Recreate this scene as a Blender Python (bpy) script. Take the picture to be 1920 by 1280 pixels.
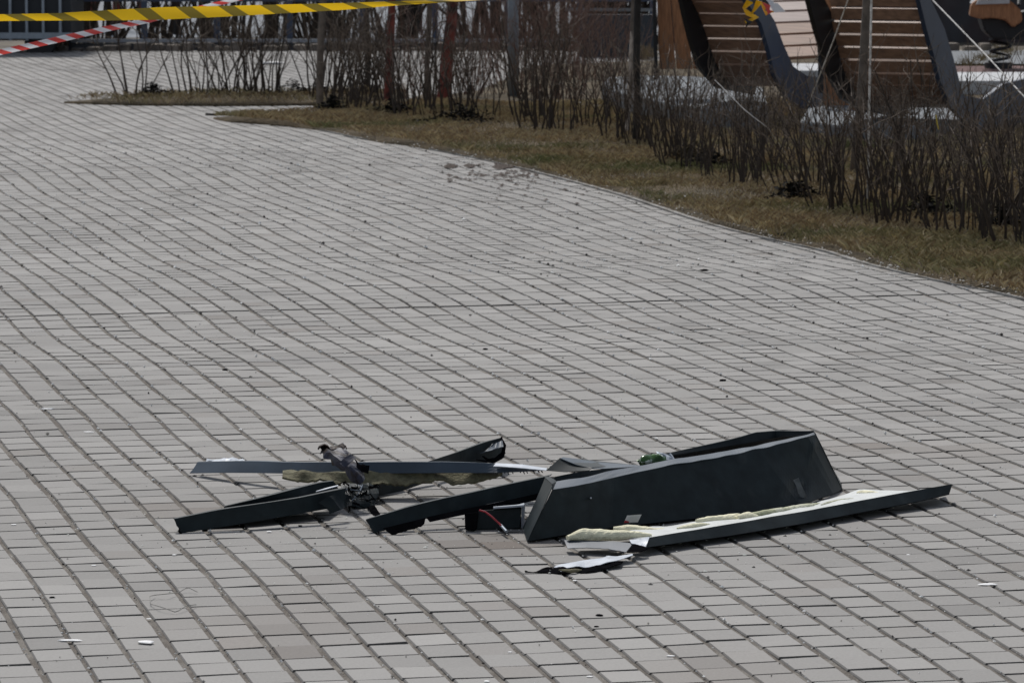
import bpy, bmesh, math, random
import numpy as np
from mathutils import Vector, Matrix, noise as mnoise
R = math.radians
for o in list(bpy.data.objects): bpy.data.objects.remove(o)
C = bpy.context.scene.collection
scn = bpy.context.scene

# ------------------------------------------------------------ camera, sky, sun, exposure
F = 7850.0            # focal length in pixels of a 1920 wide picture
H = 1.6               # eye height
PITCH = math.atan(845.0 / F)
cam = bpy.data.cameras.new('camera'); camo = bpy.data.objects.new('camera', cam); C.objects.link(camo)
camo.location = (0, 0, H); camo.rotation_euler = (math.pi / 2 - PITCH, 0, 0)
cam.sensor_width = 36.0; cam.lens = 36.0 * F / 1920.0; cam.clip_start = 0.1; cam.clip_end = 3000
cam.dof.use_dof = True; cam.dof.focus_distance = 11.2; cam.dof.aperture_fstop = 20.0
scn.camera = camo
SUN_EL, SUN_AZ = R(50), R(-12)      # azimuth from +Y towards +X
w = bpy.data.worlds.new('World'); scn.world = w; w.use_nodes = True
nt = w.node_tree; bg = nt.nodes['Background']
sky = nt.nodes.new('ShaderNodeTexSky'); sky.sky_type = 'NISHITA'; sky.sun_disc = False
sky.sun_elevation = SUN_EL; sky.sun_rotation = SUN_AZ; sky.dust_density = 1.2; sky.air_density = 1.0
hs = nt.nodes.new('ShaderNodeHueSaturation'); hs.inputs['Saturation'].default_value = 0.48
nt.links.new(sky.outputs[0], hs.inputs['Color']); nt.links.new(hs.outputs[0], bg.inputs[0])
bg.inputs[1].default_value = 0.08
sl = bpy.data.lights.new('sun', 'SUN'); sl.energy = 2.6; sl.angle = R(6); sl.color = (1, 0.97, 0.93)
so = bpy.data.objects.new('sun', sl); C.objects.link(so)
sd = Vector((math.sin(SUN_AZ) * math.cos(SUN_EL), math.cos(SUN_AZ) * math.cos(SUN_EL), math.sin(SUN_EL)))
so.rotation_euler = sd.to_track_quat('Z', 'Y').to_euler(); so.location = sd * 50
scn.view_settings.view_transform = 'Standard'; scn.view_settings.look = 'None'
scn.view_settings.gamma = 1; scn.view_settings.exposure = 0.3

# ------------------------------------------------------------ pixel -> place
def ray(px, py):
    x = (px - 960) / F; y = (640 - py) / F
    c, s = math.cos(PITCH), math.sin(PITCH)
    return Vector((x, c + y * s, -s + y * c))
def P(px, py, Y):
    d = ray(px, py); t = Y / d.y
    return Vector((d.x * t, Y, H + d.z * t))
def G(px, py, z=0.0):
    d = ray(px, py); t = (z - H) / d.z
    return Vector((d.x * t, d.y * t, z))

# ------------------------------------------------------------ ground undulation
rs = np.random.RandomState(7)
LAT = rs.uniform(-1, 1, (6, 128, 128))
def vn(k, x, y):
    x = np.asarray(x, float) + 40; y = np.asarray(y, float) + 20
    xi = np.floor(x).astype(int); yi = np.floor(y).astype(int)
    fx = x - xi; fy = y - yi; fx = fx * fx * (3 - 2 * fx); fy = fy * fy * (3 - 2 * fy)
    L = LAT[k]
    a = L[xi % 128, yi % 128]; b = L[(xi + 1) % 128, yi % 128]
    c = L[xi % 128, (yi + 1) % 128]; d = L[(xi + 1) % 128, (yi + 1) % 128]
    return (a * (1 - fx) + b * fx) * (1 - fy) + (c * (1 - fx) + d * fx) * fy
TB = 0.235                                  # tangent of the angle of the paver rows
CB = 1 / math.sqrt(1 + TB * TB); SB = TB * CB
def gz(X, Y):
    u = X * CB + Y * SB; v = -X * SB + Y * CB
    far = np.clip((34 - np.asarray(Y, float)) / 10, 0, 1)
    near = np.clip((np.asarray(Y, float) - 9) / 11, 0.3, 1)
    return far * (0.019 * near * vn(0, u / 3.2, v / 1.5) + 0.0075 * np.clip(near, .55, 1) * vn(1, u / 1.3, v / 0.6) + 0.0018 * vn(2, u / 0.4, v / 0.25))
def gzf(X, Y): return float(gz(np.array([X]), np.array([Y]))[0])

# ------------------------------------------------------------ helpers
def tag(o, label=None, cat=None, group=None, kind=None):
    if label: o['label'] = label
    if cat: o['category'] = cat
    if group: o['group'] = group
    if kind: o['kind'] = kind
    return o
def link(name, me, m, parent=None):
    o = bpy.data.objects.new(name, me); C.objects.link(o)
    if m: me.materials.append(m)
    if parent: o.parent = parent; o.matrix_parent_inverse = parent.matrix_world.inverted() if False else Matrix.Translation(-parent.location) if parent.location.length else Matrix()
    return o
def empty(name, loc=(0, 0, 0)):
    o = bpy.data.objects.new(name, None); C.objects.link(o); o.location = loc; o.empty_display_size = 0.1
    return o
def mesh_np(name, V, Fq, m, parent=None, cols=None, smooth=False, dom='POINT'):
    """V (n,3), Fq (k,4) or (k,3) arrays -> one object"""
    me = bpy.data.meshes.new(name); V = np.asarray(V, np.float32); Fq = np.asarray(Fq, np.int32)
    me.vertices.add(len(V)); me.vertices.foreach_set('co', V.ravel())
    k, n = Fq.shape
    me.loops.add(k * n); me.loops.foreach_set('vertex_index', Fq.ravel())
    me.polygons.add(k); me.polygons.foreach_set('loop_start', np.arange(0, k * n, n, dtype=np.int32))
    me.polygons.foreach_set('loop_total', np.full(k, n, np.int32))
    me.update(calc_edges=True)
    if cols is not None:
        a = me.attributes.new('tone', 'FLOAT_COLOR', dom)
        a.data.foreach_set('color', np.asarray(cols, np.float32).ravel())
    me.polygons.foreach_set('use_smooth', np.full(k, bool(smooth)))
    return link(name, me, m, parent)
class MB:
    def __init__(s): s.v = []; s.f = []
    def tube(s, pts, rad, n=6, cap=True, flat=1.0):
        pts = [Vector(p) for p in pts]; b = len(s.v); k = len(pts)
        if not hasattr(rad, '__len__'): rad = [rad] * k
        ref = None
        for i, p in enumerate(pts):
            d = (pts[min(i + 1, k - 1)] - pts[max(i - 1, 0)])
            if d.length < 1e-9: d = Vector((0, 0, 1))
            d.normalize()
            if ref is None: ref = Vector((0, 0, 1)) if abs(d.z) < 0.9 else Vector((1, 0, 0))
            x = d.cross(ref).normalized(); y = x.cross(d).normalized(); ref = y
            for j in range(n):
                a = 2 * math.pi * j / n
                s.v.append(p + x * math.cos(a) * rad[i] + y * math.sin(a) * rad[i] * flat)
        for i in range(k - 1):
            for j in range(n):
                q = (j + 1) % n
                s.f.append((b + i * n + j, b + i * n + q, b + (i + 1) * n + q, b + (i + 1) * n + j))
        if cap:
            s.f.append(tuple(b + j for j in range(n))[::-1]); s.f.append(tuple(b + (k - 1) * n + j for j in range(n)))
        return s
    def box(s, a, b_, rot=None, c=None):
        b = len(s.v); a = Vector(a); b_ = Vector(b_)
        for z in (a.z, b_.z):
            for x, y in ((a.x, a.y), (b_.x, a.y), (b_.x, b_.y), (a.x, b_.y)): s.v.append(Vector((x, y, z)))
        s.f += [tuple(b + i for i in f) for f in ((3, 2, 1, 0), (4, 5, 6, 7), (0, 1, 5, 4), (1, 2, 6, 5), (2, 3, 7, 6), (3, 0, 4, 7))]
        return s
    def hexa(s, q1, q2):
        b = len(s.v); s.v += [Vector(p) for p in q1] + [Vector(p) for p in q2]; n = len(q1)
        s.f.append(tuple(b + i for i in range(n))[::-1]); s.f.append(tuple(b + n + i for i in range(n)))
        for i in range(n):
            j = (i + 1) % n; s.f.append((b + i, b + j, b + n + j, b + n + i))
        return s
    def build(s, name, m, parent=None, smooth=False, loc=None, bevel=0):
        me = bpy.data.meshes.new(name)
        off = Vector(loc) if loc is not None else Vector((0, 0, 0))
        me.from_pydata([v - off for v in s.v], [], s.f)
        bm = bmesh.new(); bm.from_mesh(me); bmesh.ops.recalc_face_normals(bm, faces=bm.faces)
        if bevel: bmesh.ops.bevel(bm, geom=bm.edges[:], offset=bevel, segments=2, affect='EDGES', clamp_overlap=True)
        bm.to_mesh(me); bm.free()
        if smooth:
            for p in me.polygons: p.use_smooth = True
        me.update(); o = link(name, me, m, parent)
        if loc is not None: o.location = off
        return o
def resample(row, n):
    row = [Vector(p) for p in row]; L = [0]
    for a, b in zip(row, row[1:]): L.append(L[-1] + (b - a).length)
    out = []; T = L[-1] or 1
    for i in range(n):
        t = T * i / (n - 1); k = 0
        while k < len(row) - 2 and L[k + 1] < t: k += 1
        d = (L[k + 1] - L[k]) or 1
        out.append(row[k].lerp(row[k + 1], min(1, max(0, (t - L[k]) / d))))
    return out
def loft(name, rows, m, parent=None, n=40, sub=3, thick=0.0016, dent=0.0, dscale=6, rag=0.0, ragends=0.0, seed=0, smooth=False, same=False):
    """sheet through rows (3-D polylines); rag = torn first and last row, ragends = torn ends"""
    rr = [resample(r, n) if not same else [Vector(p) for p in r] for r in rows]; n = len(rr[0]); grid = []
    for a, b in zip(rr, rr[1:]):
        for k in range(sub): grid.append([p.lerp(q, k / sub) for p, q in zip(a, b)])
    grid.append(rr[-1]); rnd = random.Random(seed)
    if rag:
        for row, nb in ((grid[0], grid[1]),):
            for i in range(n): row[i] = row[i] + (row[i] - nb[i]).normalized() * rnd.uniform(-rag, rag)
    if ragends:
        for g in grid:
            g[0] = g[0] + (g[0] - g[1]).normalized() * rnd.uniform(-ragends, ragends)
            g[-1] = g[-1] + (g[-1] - g[-2]).normalized() * rnd.uniform(-ragends, ragends)
    me = bpy.data.meshes.new(name); bm = bmesh.new()
    vs = [[bm.verts.new(p) for p in g] for g in grid]
    for a, b in zip(vs, vs[1:]):
        for i in range(n - 1):
            try: bm.faces.new((a[i], a[i + 1], b[i + 1], b[i]))
            except Exception: pass
    bm.normal_update()
    if dent:
        for v in bm.verts:
            v.co += v.normal * dent * mnoise.noise(Vector(v.co) * dscale + Vector((seed * 3.1, 0, 0)))
    bmesh.ops.solidify(bm, geom=bm.faces[:], thickness=thick)
    bmesh.ops.recalc_face_normals(bm, faces=bm.faces)
    bm.to_mesh(me); bm.free()
    if smooth:
        for p in me.polygons: p.use_smooth = True
    return link(name, me, m, parent)
def lump(name, path, rad, m, parent=None, flat=0.6, n=14, k=30, amp=0.2, sc=40, seed=0):
    """foam-like lumpy roll along a path"""
    pp = resample(path, k); rr = np.interp(np.linspace(0, 1, k), np.linspace(0, 1, len(rad)), rad)
    e = [min(1, 0.25 + 4 * min(i, k - 1 - i) / k) ** 0.5 for i in range(k)]
    mb = MB().tube(pp, [r * x for r, x in zip(rr, e)], n, True, flat)
    o = mb.build(name, m, parent, smooth=False)
    for v in o.data.vertices:
        c = Vector(v.co); i = min(k - 1, v.index // n); d = (c - pp[i])
        v.co = c + d * (amp * (mnoise.noise(c * sc + Vector((seed, 0, 0))) + 0.5 * mnoise.noise(c * sc * 3)))
    return o

# ------------------------------------------------------------ materials
def mat(name, col, rough=0.6, metal=0.0, var=0.0, vscale=20, col2=None, c2scale=5, c2pos=(0.45, 0.6), bump=0.0, bscale=60, attr=False, spec=0.5, coat=0.0, trans=0.0, aniso=None, stretch=None):
    m = bpy.data.materials.new(name); m.use_nodes = True; t = m.node_tree; N = t.nodes; b = N['Principled BSDF']
    b.inputs['Roughness'].default_value = rough; b.inputs['Metallic'].default_value = metal
    b.inputs['Specular IOR Level'].default_value = spec
    if coat: b.inputs['Coat Weight'].default_value = coat
    if trans: b.inputs['Transmission Weight'].default_value = trans
    tc = N.new('ShaderNodeNewGeometry') if not stretch else N.new('ShaderNodeTexCoord')
    src = tc.outputs['Position'] if not stretch else tc.outputs['Object']
    if stretch:
        mp = N.new('ShaderNodeMapping'); mp.inputs['Scale'].default_value = stretch; t.links.new(src, mp.inputs[0]); src = mp.outputs[0]
    def noi(s, det=4):
        n = N.new('ShaderNodeTexNoise'); n.inputs['Scale'].default_value = s; n.inputs['Detail'].default_value = det
        t.links.new(src, n.inputs['Vector']); return n.outputs['Fac']
    def mix(kind, f, a, bb):
        x = N.new('ShaderNodeMix'); x.data_type = 'RGBA'; x.blend_type = kind
        if isinstance(f, float): x.inputs[0].default_value = f
        else: t.links.new(f, x.inputs[0])
        for s, v in ((6, a), (7, bb)):
            if isinstance(v, tuple): x.inputs[s].default_value = (*v[:3], 1)
            else: t.links.new(v, x.inputs[s])
        return x.outputs[2]
    def ramp(f, lo, hi, a=0.0, bb=1.0):
        x = N.new('ShaderNodeMapRange'); x.inputs[1].default_value = lo; x.inputs[2].default_value = hi
        x.inputs[3].default_value = a; x.inputs[4].default_value = bb; t.links.new(f, x.inputs[0]); return x.outputs[0]
    out = tuple(col)
    if attr:
        a = N.new('ShaderNodeAttribute'); a.attribute_name = 'tone'; out = mix('MULTIPLY', 1.0, out, a.outputs['Color'])
    if col2 is not None: out = mix('MIX', ramp(noi(c2scale), *c2pos), out, tuple(col2))
    if var:
        g = ramp(noi(vscale, 6), 0.3, 0.7, 1 - var, 1 + var)
        cmb = N.new('ShaderNodeCombineColor'); [t.links.new(g, cmb.inputs[i]) for i in range(3)]
        out = mix('MULTIPLY', 1.0, out, cmb.outputs[0])
    if isinstance(out, tuple): b.inputs['Base Color'].default_value = (*out, 1)
    else: t.links.new(out, b.inputs['Base Color'])
    if bump:
        bp = N.new('ShaderNodeBump'); bp.inputs['Distance'].default_value = bump; bp.inputs['Strength'].default_value = 1
        t.links.new(noi(bscale, 5), bp.inputs['Height']); t.links.new(bp.outputs[0], b.inputs['Normal'])
    return m
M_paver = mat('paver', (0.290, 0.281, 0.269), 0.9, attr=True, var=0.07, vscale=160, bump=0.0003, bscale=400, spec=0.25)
M_joint = mat('joint_sand', (0.135, 0.12, 0.105), 0.95, var=0.5, vscale=260, col2=(0.20, 0.185, 0.165), c2scale=9, bump=0.004, bscale=120, spec=0.2)
M_grit = mat('grit', (1, 1, 1), 0.85, attr=True)
M_soil = mat('soil', (0.10, 0.076, 0.046), 0.95, var=0.6, vscale=40, col2=(0.065, 0.052, 0.032), c2scale=2.2, bump=0.02, bscale=25, spec=0.2)
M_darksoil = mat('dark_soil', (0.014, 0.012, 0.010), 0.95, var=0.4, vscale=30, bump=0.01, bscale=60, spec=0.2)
M_grass = mat('grass_blade', (1, 1, 1), 0.8, attr=True, spec=0.2)
M_dark = mat('anthracite_sheet', (0.0145, 0.021, 0.0235), 0.48, 0.0, spec=0.14, var=0.3, vscale=22, col2=(0.036, 0.043, 0.045), c2scale=14, c2pos=(0.62, 0.85), bump=0.0004, bscale=40)
M_blue = mat('slate_sheet', (0.060, 0.080, 0.105), 0.5, spec=0.2, var=0.15, vscale=9, bump=0.0003, bscale=60)
M_pale = mat('pale_sheet', (0.42, 0.46, 0.52), 0.5, var=0.15, vscale=30, col2=(0.2, 0.21, 0.22), c2scale=25, c2pos=(0.6, 0.8))
M_white = mat('white_inner_sheet', (0.52, 0.54, 0.53), 0.5, var=0.1, vscale=25, col2=(0.42, 0.42, 0.36), c2scale=14, c2pos=(0.55, 0.8))
M_foam = mat('foam', (0.86, 0.82, 0.60), 0.9, var=0.1, vscale=80, col2=(0.58, 0.55, 0.38), c2scale=12, c2pos=(0.5, 0.75), bump=0.003, bscale=200)
M_agedfoam = mat('aged_foam', (0.42, 0.43, 0.28), 0.9, var=0.2, vscale=80, col2=(0.62, 0.62, 0.48), c2scale=20, bump=0.003, bscale=200)
M_wool = mat('wool', (0.15, 0.14, 0.085), 0.95, var=0.35, vscale=60, col2=(0.12, 0.10, 0.06), c2scale=18, c2pos=(0.5, 0.7), bump=0.003, bscale=150)
M_burnt = mat('burnt_sheet', (0.040, 0.042, 0.062), 0.55, 0.0, spec=0.25, var=0.3, vscale=40, col2=(0.02, 0.012, 0.009), c2scale=16, c2pos=(0.47, 0.56), bump=0.001, bscale=90)
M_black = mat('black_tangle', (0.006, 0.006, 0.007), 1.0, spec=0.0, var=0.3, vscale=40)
M_bark = mat('shrub_bark', (0.045, 0.033, 0.025), 0.9, var=0.4, vscale=14)
M_twig = mat('twig_bark', (0.125, 0.094, 0.070), 0.8, var=0.4, vscale=9)
M_redtwig = mat('red_twig_bark', (0.15, 0.085, 0.062), 0.8, var=0.4, vscale=9)
M_trunk = mat('tree_bark', (0.13, 0.108, 0.09), 0.95, var=0.35, vscale=20, bump=0.004, bscale=50)
M_darktrunk = mat('dark_tree_bark', (0.025, 0.022, 0.02), 0.95, var=0.35, vscale=20, bump=0.004, bscale=50)
M_redpost = mat('oxide_red_wood', (0.17, 0.035, 0.024), 0.8, var=0.35, vscale=14, col2=(0.03, 0.012, 0.01), c2scale=9)
M_wood = mat('stained_wood', (0.33, 0.155, 0.07), 0.65, var=0.3, vscale=14, stretch=(8, 8, 1))
M_slat = mat('slat_wood', (0.25, 0.145, 0.095), 0.6, var=0.3, vscale=5, stretch=(1, 9, 9))
M_greyslat = mat('weathered_slat_wood', (0.30, 0.225, 0.20), 0.6, var=0.2, vscale=5, stretch=(1, 9, 9))
M_navy = mat('navy_steel', (0.032, 0.048, 0.088), 0.5, var=0.15, vscale=6)
M_blacksteel = mat('black_steel', (0.006, 0.007, 0.010), 0.6)
M_concrete = mat('pale_concrete', (0.16, 0.175, 0.19), 0.9, var=0.15, vscale=8, bump=0.001)
M_whitestone = mat('white_stone', (0.45, 0.46, 0.47), 0.85, var=0.12, vscale=6)
M_rope = mat('rope', (0.62, 0.60, 0.57), 0.9, var=0.35, vscale=60)
M_steel = mat('galvanised', (0.26, 0.30, 0.35), 0.45, 0.4, var=0.1)
M_asph = mat('rubber_grey', (0.16, 0.17, 0.18), 0.95, var=0.15, vscale=6)
M_maroon = mat('rubber_maroon', (0.11, 0.055, 0.05), 0.95, var=0.2, vscale=5)
M_far = mat('far_ground', (0.11, 0.10, 0.09), 0.95, var=0.3, vscale=1.2, col2=(0.30, 0.31, 0.33), c2scale=0.5, c2pos=(0.5, 0.56), spec=0.2)
def tape_mat(name, c1, c2, period, slant, duty=0.5):
    m = bpy.data.materials.new(name); m.use_nodes = True; t = m.node_tree; N = t.nodes; b = N['Principled BSDF']
    uv = N.new('ShaderNodeAttribute'); uv.attribute_name = 'run'
    s = N.new('ShaderNodeSeparateXYZ'); t.links.new(uv.outputs['Vector'], s.inputs[0])
    a = N.new('ShaderNodeMath'); a.operation = 'MULTIPLY_ADD'; t.links.new(s.outputs[1], a.inputs[0]); a.inputs[1].default_value = slant; t.links.new(s.outputs[0], a.inputs[2])
    d = N.new('ShaderNodeMath'); d.operation = 'DIVIDE'; t.links.new(a.outputs[0], d.inputs[0]); d.inputs[1].default_value = period
    f = N.new('ShaderNodeMath'); f.operation = 'FRACT'; t.links.new(d.outputs[0], f.inputs[0])
    g = N.new('ShaderNodeMath'); g.operation = 'GREATER_THAN'; t.links.new(f.outputs[0], g.inputs[0]); g.inputs[1].default_value = duty
    x = N.new('ShaderNodeMix'); x.data_type = 'RGBA'; t.links.new(g.outputs[0], x.inputs[0])
    x.inputs[6].default_value = (*c1, 1); x.inputs[7].default_value = (*c2, 1)
    t.links.new(x.outputs[2], b.inputs['Base Color']); b.inputs['Roughness'].default_value = 0.4
    tr = N.new('ShaderNodeBsdfTranslucent'); t.links.new(x.outputs[2], tr.inputs[0])
    ms = N.new('ShaderNodeMixShader'); ms.inputs[0].default_value = 0.4
    t.links.new(b.outputs[0], ms.inputs[1]); t.links.new(tr.outputs[0], ms.inputs[2]); t.links.new(ms.outputs[0], N['Material Output'].inputs[0])
    return m
M_tapey = tape_mat('yellow_black_film', (0.80, 0.50, 0.01), (0.20, 0.15, 0.02), 0.157, 0.95, 0.62)
M_taper = tape_mat('red_white_film', (0.72, 0.72, 0.75), (0.62, 0.07, 0.06), 0.078, 0.8, 0.5)

# ------------------------------------------------------------ setting: ground sheets
def poly_sheet(name, pts, z, m, kind='structure', step=0.25, amp=0.0, edge=None, jag=0.0, seed=1):
    """flat-ish polygon sheet, gridded so that its height can vary"""
    me = bpy.data.meshes.new(name); bm = bmesh.new(); rnd = random.Random(seed)
    q = [Vector((p[0], p[1], 0)) for p in pts]; ring = []
    for a, b in zip(q, q[1:] + q[:1]):
        k = max(1, int((b - a).length / step))
        for i in range(k):
            p = a.lerp(b, i / k)
            if jag and 0 < i: p += Vector((rnd.uniform(-jag, jag), rnd.uniform(-jag, jag), 0))
            ring.append(p)
    top = [bm.verts.new(p) for p in ring]
    f = bm.faces.new(top); bmesh.ops.triangulate(bm, faces=[f])
    for _ in range(5):
        es = [e for e in bm.edges if e.calc_length() > step * 2.2]
        if not es: break
        bmesh.ops.subdivide_edges(bm, edges=es, cuts=1, use_grid_fill=False); bmesh.ops.triangulate(bm, faces=bm.faces[:])
    bnd = {v for e in bm.edges if e.is_boundary for v in e.verts}
    for v in bm.verts:
        x, y = v.co.x, v.co.y
        v.co.z = z + gzf(x, y) + (0 if v in bnd else amp * (mnoise.noise(Vector((x * 1.3, y * 1.3, 0))) + 0.7))
    be = [e for e in bm.edges if e.is_boundary]
    ex = bmesh.ops.extrude_edge_only(bm, edges=be)
    for v in [g for g in ex['geom'] if isinstance(g, bmesh.types.BMVert)]: v.co.z -= 0.06
    bmesh.ops.recalc_face_normals(bm, faces=bm.faces)
    bm.to_mesh(me); bm.free()
    for p in me.polygons: p.use_smooth = True
    return tag(link(name, me, m), kind=kind)
far = MB(); far.v = [Vector((-400, -60, -0.09)), Vector((400, -60, -0.09)), Vector((400, 900, -0.09)), Vector((-400, 900, -0.09))]; far.f = [(0, 1, 2, 3)]
tag(far.build('ground', M_far), kind='structure')

# joint sand sheet under the pavers
Y0, Y1 = 6.5, 42.2
def hw(Y): return 0.128 * Y + 1.0
ny = 420; nx = 90
ys = Y0 + (Y1 - Y0) * (np.linspace(0, 1, ny) ** 1.5)
VX = np.concatenate([np.linspace(-hw(y), hw(y), nx) for y in ys]); VY = np.repeat(ys, nx)
VZ = gz(VX, VY) - 0.0045
idx = np.arange(ny * nx).reshape(ny, nx)
FQ = np.stack([idx[:-1, :-1], idx[:-1, 1:], idx[1:, 1:], idx[1:, :-1]], -1).reshape(-1, 4)
tag(mesh_np('joint_sand', np.stack([VX, VY, VZ], 1), FQ, M_joint, smooth=True), kind='structure')

# the pavers, stone by stone: columns run away to the left, wide sandy joints between them
PU, PV = 0.1045, 0.128
def unwarp(X, Y):
    return X + 0.012 * np.clip(12 - Y, 0, 9) ** 2 * 0.6
V_CUT = [-(-1.93) * SB + 15.75 * CB, 22.6]
us = np.arange(-8.5, 16, PU)
rb = np.random.RandomState(3); BX = []
for ci, u in enumerate(us):
    v = Y0 - 3 + rb.uniform(0, PV); rows = []
    off = rb.uniform(-0.003, 0.003)
    while v < Y1 + 3:
        L = PV + rb.normal(0, 0.0022)
        gap = 0.0048 + abs(rb.normal(0, 0.002)) + (0.006 if rb.rand() < 0.03 else 0)
        for vc in V_CUT:
            if v < vc < v + L and vc - v > 0.01: L = vc - v; gap = rb.uniform(.003, .009)
        rows.append((v, v + L - gap)); v += L
    r = np.array(rows)
    uc = 1.0 * (0.0042 * np.sin(r[:, 0] * 1.9 + 0.3) + 0.003 * np.sin(r[:, 0] * 4.1)) + off
    jw = 0.0055 + 0.0015 * rb.rand(len(r))
    BX.append(np.stack([np.full(len(r), u) + uc + jw, np.full(len(r), u + PU) + uc - jw, r[:, 0], r[:, 1]], 1))
BX = np.concatenate(BX)
uc = BX[:, :2].mean(1); vc = BX[:, 2:].mean(1)
Xc = uc * CB - vc * SB; Yc = uc * SB + vc * CB
keep = (Yc > Y0 + .1) & (Yc < Y1) & (np.abs(Xc) < hw(Yc) - 0.05)
BX = BX[keep]; nb = len(BX); Xc = Xc[keep]; Yc = Yc[keep]
ch = 0.0026
def corners(ins):
    u0 = BX[:, 0] + ins; u1 = BX[:, 1] - ins; v0 = BX[:, 2] + ins * .6; v1 = BX[:, 3] - ins * .6
    U = np.stack([u0, u1, u1, u0], 1); Vv = np.stack([v0, v0, v1, v1], 1)
    X = U * CB - Vv * SB; Y = U * SB + Vv * CB
    return X - 0.0035 * (1 + np.clip(X, -1.2, 1.2) / 1.2) * np.clip(12 - Y, 0, 9) ** 2, Y
jit = rb.normal(0, 0.0005, (nb, 1)); tx = rb.normal(0, 0.008, (nb, 1)); ty = rb.normal(0, 0.0065, (nb, 1))
vcut = -Xc * SB + Yc * CB
stepz = (0.003 * (vcut > V_CUT[0]) * np.exp(-np.abs(vcut - V_CUT[0]) / 0.5))[:, None]
Vt = []
for ins, dz in ((ch, 0.0), (0.0, -0.0034), (0.0, -0.016)):
    X, Y = corners(ins)
    xm = X.mean(1, keepdims=True); ym = Y.mean(1, keepdims=True)
    Z = gz(X, Y) * 0.35 + gz(xm, ym) * 0.65 + (gz(xm, ym + .05) - gz(xm, ym - .05)) * 6.5 * (Y - ym) + jit + tx * (X - xm) + ty * (Y - ym) + stepz + dz
    Vt.append(np.stack([X, Y, Z], -1))
Vt = np.concatenate(Vt, 1)                     # nb,12,3
fq = [(0, 1, 2, 3)]
for a in range(4):
    b = (a + 1) % 4
    fq += [(a, 4 + a, 4 + b, b), (4 + a, 8 + a, 8 + b, 4 + b)]
fq = np.array(fq)[None] + (np.arange(nb) * 12)[:, None, None]
base = 1 + rb.normal(0, 0.055, nb)
big = 0.07 * vn(3, Xc / 1.2, Yc / 1.2) + 0.07 * vn(4, Xc / 0.35, Yc / 0.5)
br = np.where(rb.rand(nb) < 0.05, rb.uniform(0.04, 0.17, nb), 0)
dirt = np.clip(vn(5, Xc / 0.45, Yc / 0.6) - 0.5, 0, 1) * 0.7 * (Yc < 12.5)
br = br + dirt
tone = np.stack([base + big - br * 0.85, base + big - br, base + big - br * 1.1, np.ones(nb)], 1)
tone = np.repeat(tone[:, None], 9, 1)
tone[:, 1:, :3] *= 0.62; tone[:, 1:3, :3] *= 0.5                        # dirty worn arrises; near edges darker still, joint shadow put into the tone
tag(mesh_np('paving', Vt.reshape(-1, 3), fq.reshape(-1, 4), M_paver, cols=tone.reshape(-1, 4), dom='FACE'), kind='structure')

# verges
edge_px = [(2500, 690), (2200, 625), (1920, 556), (1780, 527), (1640, 494), (1560, 470), (1450, 446), (1340, 418), (1200, 372), (1090, 341), (1000, 318), (920, 300), (830, 282), (760, 270), (700, 262), (600, 242), (520, 233), (430, 226), (400, 220)]
def GU(px, py, dz=0.012):
    z = 0
    for _ in range(6): g = G(px, py, z); z = gzf(g.x, g.y) + dz
    return g
def dens(L, k=6):
    out = []
    for i in range(len(L) - 1):
        p0, p1, p2, p3 = L[max(i - 1, 0)], L[i], L[i + 1], L[min(i + 2, len(L) - 1)]
        for j in range(k):
            t = j / k; out.append(tuple(.5 * (2 * b + (c - a) * t + (2 * a - 5 * b + 4 * c - d) * t * t + (3 * b - a - 3 * c + d) * t ** 3) for a, b, c, d in zip(p0, p1, p2, p3)))
    return out + [L[-1]]
EDGE = [GU(*p).to_2d() for p in dens(edge_px)]
back_px = [(570, 216), (640, 203), (760, 190), (900, 172), (1000, 128), (1400, 108), (2100, 104)]
verge_poly = EDGE + [G(*p).to_2d() for p in back_px] + [Vector((16, 38)), Vector((16, 15))]
poly_sheet('verge', verge_poly, 0.012, M_soil, amp=0.03, step=0.35, jag=0.014)
verge2_px = [(120, 194), (240, 198), (420, 200), (620, 198), (760, 186), (760, 170), (600, 174), (420, 179), (250, 184)]
verge2 = [G(*p).to_2d() for p in verge2_px]
poly_sheet('verge', verge2, 0.014, M_soil, amp=0.03, step=0.3, jag=0.03, seed=3)
mb = MB(); eg = [G(*p) for p in ((385, 217), (450, 218), (575, 219))]  # dark strip added to stand for the shadow of the verge step
for a_, b_ in zip(eg, eg[1:]): mb.hexa([a_, b_, b_ + Vector((0, .02, 0)), a_ + Vector((0, .02, 0))], [p + Vector((0, 0, .016)) for p in (a_, b_, b_ + Vector((0, .02, 0)), a_ + Vector((0, .02, 0)))])
tag(mb.build('verge_shadow_strip', M_darksoil), 'thin dark strip added as the shadow line along the far tip of the grass verge', 'edging')
kb = MB(); kr = random.Random(12); acc = 0
EK = [GU(*p, 0.0) for p in dens(edge_px, 10)]
for a_, b_ in zip(EK, EK[1:]):
    d_ = (b_ - a_); acc += d_.length
    if d_.length < 1e-4 or a_.y > 29: continue
    n_ = Vector((d_.y, -d_.x, 0)).normalized()
    if n_.x < 0: n_ = -n_
    g_ = .004 if acc > .5 else 0.0
    if g_: acc = 0
    a2 = a_ + d_ * .02 * (g_ > 0); z_ = .008 + kr.uniform(0, .0015)
    q = [a2 - n_ * .062 + Vector((0, 0, z_)), b_ - n_ * .062 + Vector((0, 0, z_)), b_ + n_ * .01 + Vector((0, 0, z_)), a2 + n_ * .01 + Vector((0, 0, z_))]
    kb.hexa([p - Vector((0, 0, .05)) for p in q], q)
tag(kb.build('kerb', mat('kerb_stone', (.27, .262, .25), .9, var=.15, vscale=30, col2=(.17, .155, .135), c2scale=7)), kind='structure')
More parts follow.
